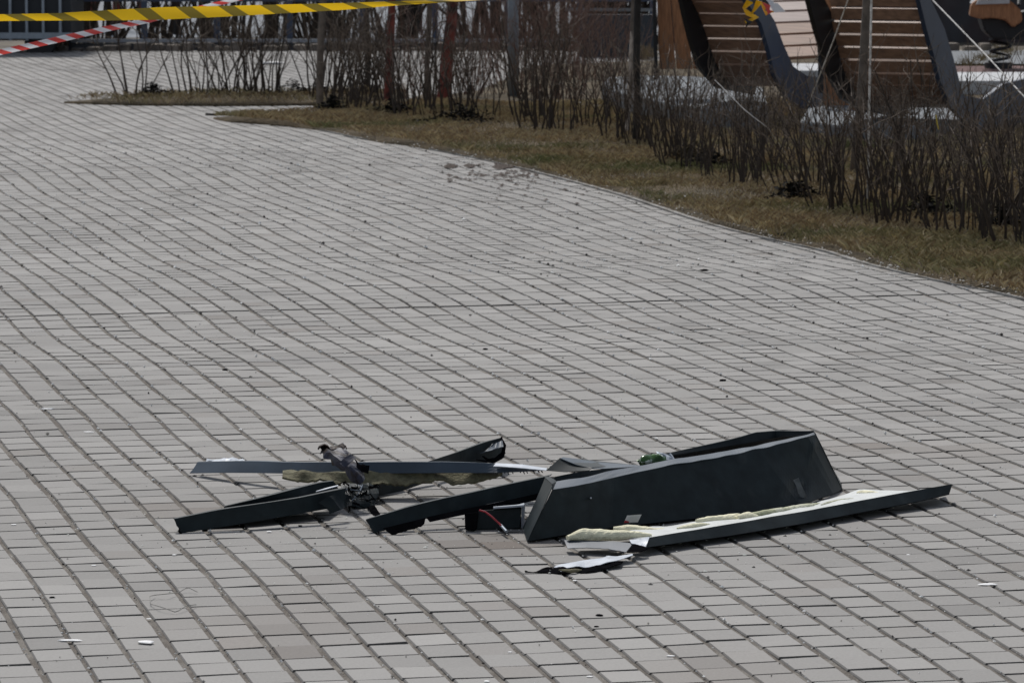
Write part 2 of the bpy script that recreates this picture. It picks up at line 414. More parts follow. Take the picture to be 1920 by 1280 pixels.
def in_poly(x, y, poly):
    ins = np.zeros(len(x), bool); j = len(poly) - 1
    for i in range(len(poly)):
        xi, yi = poly[i]; xj, yj = poly[j]
        c = ((yi > y) != (yj > y)) & (x < (xj - xi) * (y - yi) / (yj - yi + 1e-12) + xi); ins ^= c; j = i
    return ins
def verge_z(x, y): return 0.012 + gzf(x, y) + 0.03 * (mnoise.noise(Vector((x * 1.3, y * 1.3, 0))) + 0.7)
def make_grass(name, label, poly, n, box, seed, hmul=1.0, dens=None):
    r = np.random.RandomState(seed); x = r.uniform(box[0], box[1], n); y = r.uniform(box[2], box[3], n)
    k = in_poly(x, y, [tuple(p) for p in poly]) & (np.abs(x) < 0.14 * y + .3)
    d = vn(2, x * 1.2, y * 1.2) * .5 + vn(3, x * 6, y * 6) * .5
    k &= (r.rand(n) < 0.9 + 0.6 * d)
    x, y, d = x[k], y[k], d[k]; n = len(x)
    z = np.array([verge_z(a, b) for a, b in zip(x, y)]) - 0.002
    h = hmul * r.uniform(0.012, 0.042, n) * (1 + 0.6 * d); a = r.uniform(0, 6.28, n); wv = r.uniform(0.0010, 0.0021, n)
    lean = r.uniform(0.3, 1.6, n) * h; la = r.uniform(0, 6.28, n)
    dx = np.cos(a) * wv; dy = np.sin(a) * wv
    V = np.stack([np.stack([x - dx, y - dy, z], 1), np.stack([x + dx, y + dy, z], 1),
                  np.stack([x + dx * .7 + np.cos(la) * lean * .4, y + dy * .7 + np.sin(la) * lean * .4, z + h * .7], 1),
                  np.stack([x + np.cos(la) * lean, y + np.sin(la) * lean, z + h], 1)], 1)
    fq = np.array([(0, 1, 2, 3)])[None] + (np.arange(n) * 4)[:, None, None]
    straw = np.array([0.50, 0.40, 0.23]); green = np.array([0.20, 0.21, 0.09]); brown = np.array([0.31, 0.225, 0.13]); pale = np.array([0.50, 0.42, 0.27])
    g = np.clip(vn(4, x * 1.4, y * 1.4) * 1.1 - .1 + r.uniform(-.3, .3, n), 0, 1)[:, None]
    bsel = (r.rand(n) < 0.45)[:, None]; psel = (r.rand(n) < 0.08)[:, None]
    col = np.where(bsel, brown, straw) * (1 - g) + green * g; col = np.where(psel, pale, col) * r.uniform(.6, 1.2, (n, 1))
    col = np.concatenate([col, np.ones((n, 1))], 1)
    tag(mesh_np(name, V.reshape(-1, 3), fq.reshape(-1, 4), M_grass, cols=np.repeat(col[:, None], 4, 1).reshape(-1, 4)), label, 'grass', kind='stuff')
make_grass('dry_grass', 'short dry brown and green grass on the verge between paving and bare hedge', verge_poly, 480000, (-3, 5, 15.5, 31), 5)
make_grass('dry_grass', 'sparse dry grass under the far hedge at the left', verge2, 30000, (-5, 1, 30, 35), 6)

def make_flecks():
    r = np.random.RandomState(31); V = []; Fc = []; cs = []
    for q in range(700):
        px = r.uniform(640, 1930); e = np.interp(px, [p[0] for p in edge_px][::-1], [p[1] for p in edge_px][::-1]); py = e - abs(r.normal(0, 22)) + 3
        if py > e + 6: continue
        g = GU(px, py, .03); s_ = r.uniform(.002, .007); b0 = len(V)
        for dx, dy, dz in ((1, 0, 0), (0, 1, 0), (-1, 0, 0), (0, -1, 0), (0, 0, .8)): V.append((g.x + dx * s_ * r.uniform(.6, 1.3), g.y + dy * s_, g.z + dz * s_)); cs.append((.6, .58, .53, 1) if q % 3 else (.05, .04, .03, 1))
        Fc += [(b0, b0 + 1, b0 + 4), (b0 + 1, b0 + 2, b0 + 4), (b0 + 2, b0 + 3, b0 + 4), (b0 + 3, b0, b0 + 4)]
    tag(mesh_np('debris_flecks', V, Fc, M_grit, cols=cs), 'pale and dark flecks of debris scattered over the grass verge', 'flecks', kind='stuff')
make_flecks()
# grit and crumbs in the joints
def make_grit():
    r = np.random.RandomState(11); n = 26000
    ci = r.randint(0, len(us), n * 3); v = Y0 + (r.rand(n * 3) ** 1.25) * 22
    inj = r.rand(n * 3) < 0.87
    u = us[ci] + np.where(inj, r.normal(0, 0.004, n * 3), r.uniform(0, PU, n * 3)) + 0.0042 * np.sin(v * 1.9 + .3) + 0.003 * np.sin(v * 4.1)
    X = u * CB - v * SB; Y = u * SB + v * CB; X = X - 0.0035 * (1 + np.clip(X, -1.2, 1.2) / 1.2) * np.clip(12 - Y, 0, 9) ** 2
    k = (np.abs(X) < 0.128 * Y + .2) & (Y > 7.5) & (Y < 27); X, Y, inj = X[k][:n], Y[k][:n], inj[k][:n]; n = len(X)
    s = np.exp(r.normal(math.log(0.0021), 0.45, n)); s = np.where(inj, s, s * 0.8); s = np.minimum(s, 0.0055) * np.clip(Y / 11, 1, 1.7)
    Z = gz(X, Y) + s * 0.6 + np.where(inj, -0.001, 0.0005)
    o = np.array([(1, 0, 0), (0, 1, 0), (-1, 0, 0), (0, -1, 0), (0, 0, .8), (0, 0, -.8)])
    sc = s[:, None, None] * r.uniform(.6, 1.3, (n, 6, 1)); a = r.uniform(0, 6.28, n)
    ox = o[None, :, 0] * np.cos(a)[:, None] - o[None, :, 1] * np.sin(a)[:, None]; oy = o[None, :, 0] * np.sin(a)[:, None] + o[None, :, 1] * np.cos(a)[:, None]
    V = np.stack([ox, oy, np.repeat(o[None, :, 2], n, 0)], -1) * sc + np.stack([X, Y, Z], 1)[:, None]
    ft = np.array([(0, 1, 4), (1, 2, 4), (2, 3, 4), (3, 0, 4), (1, 0, 5), (2, 1, 5), (3, 2, 5), (0, 3, 5)])[None] + (np.arange(n) * 6)[:, None, None]
    t = r.rand(n); c = np.where(t[:, None] < 0.62, np.array([.78, .78, .76]), np.where(t[:, None] < 0.88, np.array([.30, .28, .25]), np.array([.035, .03, .028])))
    c = np.concatenate([c * r.uniform(.7, 1.2, (n, 1)), np.ones((n, 1))], 1)
    tag(mesh_np('grit', V.reshape(-1, 3), ft.reshape(-1, 3), M_grit, cols=np.repeat(c[:, None], 6, 1).reshape(-1, 4)), 'fine pale and dark grit scattered in the sandy paver joints', 'grit', kind='stuff')
make_grit()
def make_scatter():
    r = np.random.RandomState(77); V = []; Fc = []; cs = []
    for q in range(900):
        x = r.normal(0.05, .62); y = r.normal(10.55, .55)
        if y < 9: continue
        s_ = min(.006, math.exp(r.normal(math.log(.0017), .5))); z = gzf(x, y) + .001; b0 = len(V)
        for dx, dy, dz in ((1, 0, 0), (0, 1, 0), (-1, 0, 0), (0, -1, 0), (0, 0, .7)): V.append((x + dx * s_ * r.uniform(.5, 1.5), y + dy * s_ * r.uniform(.6, 1.4), z + dz * s_)); cs.append((.72, .72, .66, 1) if q % 5 < 3 else (.03, .03, .03, 1))
        Fc += [(b0, b0 + 1, b0 + 4), (b0 + 1, b0 + 2, b0 + 4), (b0 + 2, b0 + 3, b0 + 4), (b0 + 3, b0, b0 + 4)]
    tag(mesh_np('crumb_scatter', V, Fc, M_grit, cols=cs), 'fine white and black crumbs strewn on the paving around the wreckage', 'crumbs', kind='stuff')
make_scatter()

def crumb_mesh(name, s, seed, m, flat=0.5, loc=(0, 0, 0), sx=1.0):
    bm = bmesh.new(); bmesh.ops.create_icosphere(bm, subdivisions=2, radius=1)
    for v in bm.verts:
        v.co *= 1 + 0.35 * mnoise.noise(v.co * 1.7 + Vector((seed * 7.3, 0, 0))); v.co.z *= flat; v.co.x *= sx; v.co *= s
    me = bpy.data.meshes.new(name); bm.to_mesh(me); bm.free(); o = link(name, me, m); o.location = loc
    o.rotation_euler = (0, 0, seed * 1.7); return o
# ------------------------------------------------------------ the wreckage
def ground_at(px, py):
    g = G(px, py); g.z = gzf(g.x, g.y); return g
DY = 0.0
def PP(L): return [P(p[0], p[1], p[2] + DY) for p in L]
# A: long slate flashing strip
a = tag(empty('flashing_strip', P(690, 890, 11.3)), 'long slate-grey metal strip lying level across the left wreckage, yellow wool hanging under it', 'metal strip')
loft('front_face', [PP([(356, 886, 11.42), (640, 887, 10.98), (830, 886, 10.92), (900, 886, 10.92), (960, 884, 10.9), (1022, 881, 10.88)]),
                    PP([(371, 865, 11.435), (640, 866, 10.995), (830, 865, 10.935), (900, 867, 10.935), (960, 870, 10.93), (1024, 877, 10.92)]),
                    PP([(375, 864, 11.46), (640, 865, 11.03), (830, 864.5, 10.97), (900, 867, 10.97), (960, 870, 10.97), (1026, 876.5, 10.95)])], M_blue, a, n=60, sub=3, dent=0.003, dscale=5, ragends=0.004)
bot = [(530, 893), (545, 898), (560, 900), (572, 899), (584, 896), (600, 893), (612, 898), (622, 903), (650, 909), (680, 906), (700, 905), (740, 908), (762, 910), (790, 903), (815, 896), (835, 901), (850, 911), (866, 907), (880, 905), (905, 898), (925, 893), (942, 887)]
up = [(x, 884) for x, y in bot]
loft('wool_lining', [[P(x, y, 10.93) for x, y in bot], [P(x, y, 10.96) for x, y in up], [P(x, y - 1, 11.02) for x, y in up]], M_wool, a, n=90, sub=4, thick=0.006, dent=0.01, dscale=22, rag=0.003)
# torn tip, its white glare put into a pale sheet colour
loft('bent_tip', [PP([(925, 873, 10.895), (975, 876, 10.88), (1024, 881, 10.87)]), PP([(930, 867.5, 10.93), (980, 869.5, 10.92), (1026, 877, 10.91)])], M_pale, a, n=20, sub=3, rag=0.0015, dent=0.004)
# plastic scrap behind
s = loft('film_scrap', [PP([(385, 866, 11.55), (420, 866, 11.55), (458, 865, 11.55)]), PP([(388, 861, 11.62), (400, 859, 11.63), (420, 862, 11.63), (440, 859, 11.63), (452, 857, 11.62), (458, 863, 11.6)]), PP([(395, 862, 11.7), (430, 861, 11.7), (455, 862, 11.68)])], M_pale, None, n=20, sub=3, dent=0.01, dscale=40)
tag(s, 'small crumpled bluish plastic scrap just behind the left end of the slate strip', 'plastic scrap')
DY = 0
# B: lower left channel
b = tag(empty('cladding_channel', ground_at(460, 985)), 'dark open metal channel at the lower left of the wreckage with a jagged left end', 'metal channel')
Bt = [(327, 971, 10.388), (400, 957, 10.418), (480, 944, 10.468), (560, 932, 10.528), (610, 922, 10.568), (648, 915, 10.608)]
Bb = [(340, 999, 10.38), (400, 990, 10.41), (480, 977, 10.46), (560, 963, 10.52), (615, 953, 10.56), (648, 949, 10.60)]
loft('front_face', [PP(Bb), PP(Bt), PP([(x, y - 2, Y + .022) for x, y, Y in Bt])], M_dark, b, n=50, sub=4, dent=0.004, ragends=0.004, seed=2)
loft('rear_wall', [PP([(425, 965, 10.626), (520, 943, 10.681), (600, 928, 10.736), (640, 925, 10.780)]), PP([(420, 949, 10.609), (520, 925, 10.681), (600, 905.5, 10.756), (625, 902, 10.780)]), PP([(424, 947, 10.636), (520, 923, 10.731), (600, 904, 10.786), (625, 901, 10.800)])], M_dark, b, n=30, sub=3, dent=0.004, seed=3)
loft('inner_lip', [PP([(592, 921, 10.70), (612, 916, 10.71), (634, 910, 10.72)]), PP([(594, 919.5, 10.71), (612, 914, 10.72), (634, 908.5, 10.73)])], M_pale, b, n=12, sub=1)
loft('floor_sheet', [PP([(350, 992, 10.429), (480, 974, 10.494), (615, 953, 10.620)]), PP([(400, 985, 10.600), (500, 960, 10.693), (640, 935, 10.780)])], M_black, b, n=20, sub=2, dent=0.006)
loft('jagged_foot', [PP([(327, 971, 10.440), (331, 985, 10.419), (339, 1000, 10.365)]), PP([(345, 968, 10.461), (340, 985, 10.434), (344, 1002, 10.372)])], M_black, b, n=9, sub=2, rag=0.006, seed=4)
loft('torn_flap', [PP([(599, 941, 10.50), (608, 950, 10.50), (613, 951, 10.50), (618, 963, 10.50)]), PP([(618, 929, 10.51), (625, 935, 10.505), (632, 945, 10.50), (640, 955, 10.50)]), PP([(640, 917, 10.54), (643, 928, 10.535), (644, 940, 10.53), (646, 951, 10.525)])], M_dark, b, n=10, sub=3, rag=0.003, dent=0.004, dscale=30)
DY = -0.06
# C: crossing bar
c = tag(empty('cladding_bar', ground_at(760, 930)), 'dark flat bar crossing behind the slate strip and rising to a torn, looped end', 'metal bar')
Ct = [(648, 918, 10.93), (700, 900, 11.05), (800, 864, 11.275), (860, 846, 11.445), (938, 820, 11.605)]
Cb = [(655, 948, 10.92), (700, 938, 11.04), (815, 899, 11.3), (870, 880, 11.46), (945, 858, 11.6)]
loft('front_face', [PP(Cb), PP(Ct), PP([(x + 2, y - 2, Y + .03) for x, y, Y in Ct])], M_dark, c, n=50, sub=4, dent=0.006, ragends=0.006, seed=5)
mb = MB()
mb.tube(PP([(905, 855, 11.52), (915, 862, 11.5), (930, 861, 11.5), (943, 850, 11.52), (946, 835, 11.55), (940, 822, 11.6)]), [.002, .004, .006, .006, .005, .003], 6)
mb.tube(PP([(893, 861, 11.5), (908, 864, 11.49), (925, 866, 11.49), (940, 858, 11.5), (947, 848, 11.52)]), [.001, .003, .004, .004, .002], 6)
mb.tube(PP([(936, 824, 11.62), (941, 819, 11.62), (942, 827, 11.6)]), [.002, .002, .001], 5)
mb.build('torn_end', M_black, c)
loft('end_sheet', [PP([(900, 850, 11.5), (925, 846, 11.5), (944, 838, 11.52)]), PP([(925, 832, 11.56), (935, 826, 11.6), (942, 820, 11.62)])], M_blue, c, n=14, sub=4, dent=0.012, dscale=30, rag=0.003)
DY = -0.30
# D: burnt bracket
d = tag(empty('torn_bracket', P(660, 900, 11.15)), 'scorched, crumpled brown and violet metal bracket bent over the slate strip', 'metal bracket')
loft('twisted_plate', [PP([(597, 838, 11.2), (600, 846, 11.18), (606, 858, 11.15), (625, 872, 11.12), (648, 886, 11.1), (657, 896, 11.08), (668, 906, 11.06)]),
                       PP([(608, 832, 11.22), (614, 842, 11.16), (622, 850, 11.12), (637, 862, 11.08), (655, 878, 11.06), (664, 890, 11.05), (674, 909, 11.04)]),
                       PP([(622, 838, 11.22), (628, 843, 11.17), (636, 850, 11.13), (648, 862, 11.1), (662, 876, 11.06), (672, 888, 11.06), (681, 903, 11.05)]),
                       PP([(645, 831, 11.24), (647, 842, 11.2), (654, 852, 11.17), (664, 863, 11.15), (673, 873, 11.12), (682, 880, 11.1), (684, 893, 11.08)])], M_burnt, d, n=15, sub=3, dent=0.010, dscale=30, rag=0.012, seed=7)
loft('curled_rim', [PP([(597, 838, 11.2), (607, 832, 11.22), (616, 840, 11.22), (630, 838, 11.23), (641, 831, 11.24), (646, 845, 11.2), (657, 852, 11.17)]), PP([(596, 843, 11.17), (608, 839, 11.18), (617, 845, 11.19), (631, 843, 11.2), (642, 838, 11.2), (650, 850, 11.17), (660, 857, 11.14)])], mat('scorched_rim', (0.035, 0.018, 0.012), 0.7, var=0.4, vscale=60), d, n=24, sub=3, thick=0.003, dent=0.01, dscale=50)
loft('side_tab', [PP([(664, 862, 11.12), (675, 872, 11.1), (693, 873, 11.1)]), PP([(668, 874, 11.08), (680, 884, 11.08), (690, 888, 11.09)])], M_black, d, n=10, sub=3, dent=0.01, dscale=40, rag=0.004)
loft('crease_strip', [PP([(636, 868, 11.06), (650, 856, 11.08), (656, 852, 11.1)]), PP([(646, 878, 11.05), (658, 866, 11.07), (666, 860, 11.1)])], M_burnt, d, n=10, sub=3, dent=0.006, dscale=40, thick=0.003)
DY = -0.03
# tangle below it
t = tag(empty('wire_tangle', ground_at(680, 955)), 'black knot of shredded metal and wire on the paving under the scorched bracket', 'scrap tangle')
rn = random.Random(4)
loft('shredded_sheet', [PP([(640, 905, 10.95), (660, 900, 10.95), (690, 905, 10.96), (705, 915, 10.98)]), PP([(640, 930, 10.88), (668, 925, 10.84), (690, 930, 10.86), (705, 935, 10.9)]), PP([(645, 950, 10.84), (662, 952, 10.8), (685, 952, 10.82), (702, 947, 10.86)])], M_dark, t, n=18, sub=4, dent=0.02, dscale=22, rag=0.008, seed=9)
mb = MB()
for i in range(34):
    x, y = rn.uniform(640, 700), rn.uniform(905, 950); Y = rn.uniform(10.78, 10.9)
    mb.tube(PP([(x, y, Y), (x + rn.uniform(-14, 14), y + rn.uniform(-8, 10), Y - .01), (x + rn.uniform(-22, 22), y + rn.uniform(-6, 14), Y - .01)]), [.0025, .002, .0008], 4)
mb.build('loose_wires', M_black, t)
mb = MB(); mb.tube(PP([(668, 905, 10.9), (678, 912, 10.84), (672, 925, 10.82), (660, 938, 10.82)]), .0016, 5); mb.tube(PP([(628, 918, 10.8), (655, 917, 10.8), (676, 920, 10.82), (680, 908, 10.84)]), .0013, 5)
mb.build('grey_wire', M_steel, t)
mb = MB(); mb.hexa(PP([(688, 950, 10.8), (702, 946, 10.8), (716, 968, 10.68), (706, 975, 10.66)]), PP([(688, 950, 10.83), (702, 946, 10.83), (716, 968, 10.71), (706, 975, 10.69)])); mb.build('leg', M_black, t)
DY = 0
# E: middle channel
e = tag(empty('cladding_channel', ground_at(760, 995)), 'dark folded metal channel between the tangle and the big tray, its lower lip notched', 'metal channel')
Et = [(686, 973, 10.392), (760, 952, 10.432), (846, 931, 10.492), (930, 912, 10.552), (977, 902, 10.592), (1030, 891, 10.632)]
Em = [(703, 998, 10.38), (770, 979, 10.42), (850, 960, 10.48), (930, 941, 10.54), (980, 932, 10.58), (1025, 922, 10.62)]
loft('front_face', [PP(Em), PP(Et), PP([(x + 4, y - 3, Y + .03) for x, y, Y in Et])], M_dark, e, n=40, sub=3, dent=0.004, seed=11, ragends=0.003)
loft('lower_lip', [PP([(736, 1003, 10.350), (765, 994, 10.373), (790, 986, 10.389), (796, 981, 10.396)]), PP([(718, 990, 10.362), (750, 982, 10.362), (780, 975, 10.401), (798, 970, 10.408)])], M_black, e, n=16, sub=2, rag=0.002, dent=0.004)
loft('lower_lip', [PP([(806, 978, 10.430), (870, 964, 10.454), (940, 951, 10.494), (1015, 935, 10.560)]), PP([(799, 970, 10.442), (870, 954, 10.466), (940, 939, 10.506), (1020, 922, 10.572)])], M_black, e, n=20, sub=2, dent=0.004)
loft('end_plate', [PP([(686, 973, 10.450), (694, 985, 10.420), (703, 998, 10.388)]), PP([(700, 968, 10.510), (712, 984, 10.463), (722, 994, 10.418)])], M_black, e, n=8, sub=2)
loft('upper_sheet', [PP([(1010, 905, 10.66), (1036, 904, 10.63), (1080, 899, 10.68), (1130, 891, 10.76), (1200, 880, 10.9), (1214, 876, 10.94)]), PP([(1012, 893, 10.67), (1040, 893, 10.645), (1090, 884, 10.705), (1140, 877, 10.79), (1190, 873, 10.91), (1216, 874, 10.95)])], M_dark, e, n=30, sub=4, dent=0.006, seed=12)
DY = -0.1
# F: little box with a red wire
f = tag(empty('junction_box', ground_at(930, 992)), 'small dark box with a pale rim and a red wire, between channel and big tray', 'box')
mb = MB(); mb.hexa(PP([(897, 957, 10.54), (978, 952, 10.55), (975, 990, 10.54), (893, 993, 10.53)]), PP([(897, 955, 10.82), (978, 949, 10.76), (975, 985, 10.64), (893, 988, 10.62)])); mb.build('housing', M_dark, f, bevel=0.002)
mb = MB(); mb.hexa(PP([(978, 949, 10.53), (984, 945, 10.55), (982, 988, 10.54), (977, 990, 10.52)]), PP([(979, 947, 10.76), (985, 944, 10.78), (983, 984, 10.66), (978, 986, 10.64)]))
mb.hexa(PP([(925, 950, 10.53), (982, 946, 10.53), (982, 949.5, 10.53), (925, 953.5, 10.53)]), PP([(925, 947, 10.80), (983, 942.5, 10.77), (983, 946.5, 10.77), (925, 950, 10.80)]))
mb.build('pale_rim', M_pale, f)
mb = MB(); mb.hexa(PP([(871, 963, 10.51), (897, 960, 10.51), (893, 995, 10.5), (872, 993, 10.5)]), PP([(873, 962, 10.7), (898, 958, 10.7), (894, 990, 10.58), (874, 988, 10.58)])); mb.build('side_stub', M_black, f, bevel=0.002)
mb = MB(); mb.tube(resample(PP([(899, 956, 10.5), (910, 959, 10.49), (922, 968, 10.48), (934, 979, 10.48), (940, 985, 10.47)]), 14), .0022, 6); mb.build('wire', mat('red_insulation', (0.35, 0.02, 0.03), 0.4), f)
mb = MB(); mb.tube(PP([(939, 984, 10.485), (950, 996, 10.42)]), .0036, 8); mb.build('wire_end', M_steel, f)
DY = 0
# G: folded roof-like sheet
g = tag(empty('folded_sheet', P(1110, 880, 11.1)), 'dark metal sheet folded like a little roof between the slate strip and the big tray', 'metal sheet')
loft('ridge_sheet', [PP([(1024, 881, 11.21), (1060, 884, 11.16), (1104, 882, 11.11)]), PP([(1050, 858, 11.22), (1075, 868, 11.18), (1110, 877, 11.12)]), PP([(1060, 857, 11.3), (1110, 864, 11.38), (1195, 871, 11.34)])], M_dark, g, n=24, sub=4, dent=0.004, seed=13)
loft('top_sheet', [PP([(1051, 858, 11.215), (1080, 870, 11.16), (1110, 877.5, 11.115), (1165, 878, 11.12), (1212, 876, 11.14)]), PP([(1056, 856.5, 11.29), (1090, 861, 11.32), (1120, 866, 11.33), (1170, 870, 11.3), (1214, 874, 11.24)])], M_blue, g, n=24, sub=3, dent=0.003, seed=14)
mb = MB()
r2 = random.Random(9)
for i in range(9):
    x = 945 + i * 9 + r2.uniform(-3, 3); mb.tube(PP([(x, 883, 11.14), (x + 2, 885 + r2.uniform(0, 5), 11.12)]), [.002, .0012], 5)
mb.build('rivet_shreds', M_black, g)
DY = -0.05
# H: big tray
h = tag(empty('cladding_tray', ground_at(1280, 980)), 'largest wreck piece, deep black metal tray rising to the right, dented near its right end', 'metal tray')
Hb = [(990, 1014, 10.27), (1060, 1002, 10.35), (1145, 989, 10.47), (1225, 980, 10.56), (1320, 971, 10.66), (1400, 962, 10.76), (1500, 946, 10.9), (1562, 926, 11.08), (1579, 917, 11.16)]
Ht = [(1036, 918, 10.36), (1080, 911, 10.42), (1150, 895, 10.54), (1250, 873, 10.68), (1350, 857, 10.82), (1440, 838, 10.95), (1475, 829, 11.0), (1515, 818, 11.06), (1529, 814, 11.1)]
Hs = [(1044, 903, 10.46), (1085, 896, 10.5), (1150, 882, 10.60), (1250, 863, 10.75), (1350, 847, 10.89), (1430, 832, 11.0), (1475, 823, 11.05), (1515, 813, 11.1), (1526, 809, 11.12)]
o = loft('front_wall', [PP(Hb), PP(Ht)], M_dark, h, n=90, sub=16, dent=0.0, thick=0.0018, seed=15)
for v in o.data.vertices:                      # the dents near the right end
    q = v.co
    for (px, py, Yd, rr, am) in ((1492, 905, 11.0, 0.022, 0.012), (1500, 925, 11.0, 0.03, -0.006), (1478, 915, 11.0, 0.02, 0.006), (1300, 920, 10.7, 0.12, 0.006)):
        cc = P(px, py, Yd); dd = ((q.x - cc.x) ** 2 + (q.z - cc.z) ** 2) / rr ** 2
        v.co = v.co + Vector((0, 1, 0)) * am * 1.7 * math.exp(-dd)
    q = v.co; L0 = P(1524, 833, 11.04); L1 = P(1497, 900, 10.98)
    tt = max(0, min(1, ((q - L0).dot(L1 - L0)) / (L1 - L0).length_squared)); dd = (q - L0.lerp(L1, tt)); dd.y = 0
    v.co = v.co + Vector((0, -1, 0)) * 0.011 * math.exp(-(dd.length / 0.010) ** 2)
loft('top_flange', [PP([(x, y - .6, Y) for x, y, Y in Ht]), PP(Hs)], M_blue, h, n=90, sub=2, dent=0.003, dscale=14, seed=16)  # lighter slate than the wall: the sky's reflection is put into the colour
loft('end_cap', [PP([(990, 1014, 10.27), (1012, 965, 10.31), (1036, 907, 10.36)]), PP([(980, 988, 10.46), (1000, 945, 10.48), (1021, 894, 10.5)])], M_dark, h, n=20, sub=4, dent=0.003)
loft('corner_flange', [PP([(1021, 894, 10.5), (1036, 907, 10.36), (1036, 918, 10.355)]), PP([(1030, 893, 10.52), (1042, 900, 10.48), (1045, 904, 10.46)])], M_dark, h, n=8, sub=2)
loft('rear_wall', [PP([(1240, 905, 11.2), (1390, 880, 11.35), (1460, 865, 11.45), (1545, 880, 11.4)]), PP([(1237, 857, 11.0), (1390, 832, 11.2), (1456, 820, 11.3), (1527, 816, 11.22)]), PP([(1237, 853, 11.01), (1390, 818, 11.215), (1417, 810, 11.26), (1456, 806, 11.31), (1526, 806, 11.23)]), PP([(1240, 852, 11.04), (1390, 817, 11.25), (1417, 809, 11.3), (1456, 805, 11.34), (1526, 805, 11.25)])], M_dark, h, n=50, sub=3, dent=0.004, seed=17)
loft('side_wall', [PP([(1579, 917, 11.16), (1555, 866, 11.13), (1529, 814, 11.1), (1526, 807, 11.12)]), PP([(1577, 905, 11.35), (1550, 858, 11.35), (1527, 812, 11.28), (1525, 806, 11.26)])], M_dark, h, n=16, sub=3, dent=0.003)
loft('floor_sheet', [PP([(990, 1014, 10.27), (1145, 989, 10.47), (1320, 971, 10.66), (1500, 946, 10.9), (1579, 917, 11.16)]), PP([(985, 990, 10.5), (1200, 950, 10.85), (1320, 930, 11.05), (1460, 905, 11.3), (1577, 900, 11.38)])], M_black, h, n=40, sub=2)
st = loft('paper_label', [PP([(1170, 979.5, 10.462), (1196, 978.5, 10.488)]), PP([(1176, 966, 10.468), (1203, 964, 10.492)])], M_white, h, n=4, sub=2, thick=0.0006)
st2 = loft('red_mark', [PP([(1170, 979.8, 10.455), (1179, 979, 10.462)]), PP([(1172, 975, 10.455), (1180, 977, 10.462)])], mat('red_print', (0.3, 0.01, 0.015), 0.6), h, n=4, sub=1, thick=0.0006)
mb = MB()
for (x, y) in ((1108, 933), (1255, 905), (1385, 880)):
    Yq = 10.40 + (x - 1100) * .0015
mb.tube([P(1108, 933, 10.45), P(1108, 933, 10.38)], .0022, 8); mb.build('rivet', M_pale, h)
# scuffs: bare-metal patches on the dent
loft('scuff', [PP([(1488, 899, 10.935), (1494, 915, 10.93), (1503, 938, 10.93), (1512, 941, 10.94)]), PP([(1497, 895, 10.945), (1504, 912, 10.94), (1510, 925, 10.94), (1514, 934, 10.945)])], mat('scuffed_paint', (0.085, 0.095, 0.098), 0.6, var=0.3, vscale=60), h, n=14, sub=3, thick=0.0005, rag=0.002, dent=0.004, dscale=40)
DY = -0.16
# I: front trough with foam
i_ = tag(empty('foam_trough', ground_at(1450, 995)), 'long shallow dark metal trough before the big tray, filled with cream foam', 'metal trough')
It = [(1217, 1007, 10.22), (1300, 993, 10.33), (1400, 976, 10.47), (1513, 957, 10.62), (1614, 937, 10.8), (1700, 922, 10.93), (1785, 907, 11.06)]
Ib = [(1210, 1026, 10.18), (1300, 1013, 10.3), (1360, 1005, 10.38), (1500, 982, 10.56), (1600, 963, 10.74), (1720, 940, 10.93), (1779, 926, 11.04)]
loft('front_face', [PP(Ib), PP(It)], M_dark, i_, n=60, sub=4, dent=0.003, seed=20)
loft('inner_sheet', [PP([(x, y + 2, Y + .004) for x, y, Y in It]), PP([(1105, 1004, 10.36), (1170, 993, 10.42), (1290, 980, 10.56), (1400, 966, 10.7), (1520, 947, 10.86), (1613, 914, 11.12), (1700, 920, 11.06), (1784, 909, 11.1)])], M_white, i_, n=60, sub=3, dent=0.004, dscale=14, seed=21)
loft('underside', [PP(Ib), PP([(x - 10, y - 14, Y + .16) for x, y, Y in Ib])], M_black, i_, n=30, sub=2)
loft('end_flap', [PP([(1064, 1027, 10.19), (1100, 1026, 10.18), (1140, 1028, 10.17), (1174, 1034, 10.14)]), PP([(1058, 1012, 10.26), (1100, 1012, 10.26), (1150, 1014, 10.24), (1187, 1018, 10.22)])], mat('grey_blue_sheet', (0.045, 0.060, 0.085), 0.5, var=0.1), i_, n=24, sub=3, rag=0.0025)
loft('folded_corner', [PP([(1184, 1019, 10.20), (1200, 1022, 10.18), (1211, 1025, 10.175)]), PP([(1180, 1013, 10.24), (1200, 1010, 10.25), (1218, 1006, 10.22)])], M_pale, i_, n=10, sub=3, dent=0.003, rag=0.002)
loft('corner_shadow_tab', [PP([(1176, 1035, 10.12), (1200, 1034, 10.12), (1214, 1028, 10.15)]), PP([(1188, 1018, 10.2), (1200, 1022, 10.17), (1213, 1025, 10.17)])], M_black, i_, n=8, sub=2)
foam = [([(1064, 1008, 10.25), (1090, 1002, 10.27), (1140, 1003, 10.27), (1190, 1003, 10.28), (1222, 1003, 10.28)], [.012, .015, .013, .012, .008]),
        ([(1150, 990, 10.42), (1180, 993, 10.42), (1230, 996, 10.42), (1265, 994, 10.44)], [.009, .013, .010, .007]),
        ([(1306, 976, 10.55), (1340, 974, 10.58), (1400, 968, 10.66)], [.010, .012, .009]),
        ([(1395, 967, 10.62), (1440, 960, 10.68), (1490, 953, 10.78), (1540, 944, 10.88)], [.009, .008, .009, .006]),
        ([(1385, 969, 10.6), (1405, 966, 10.62), (1422, 968, 10.62)], [.008, .010, .006]),
        ([(1608, 924, 11.02), (1630, 926, 11.0), (1662, 929, 10.99)], [.010, .011, .005]),
        ([(1270, 990, 10.4), (1300, 985, 10.45), (1330, 982, 10.48)], [.005, .007, .004]),
        ([(1540, 946, 10.82), (1575, 938, 10.88), (1600, 934, 10.9)], [.004, .005, .003])]
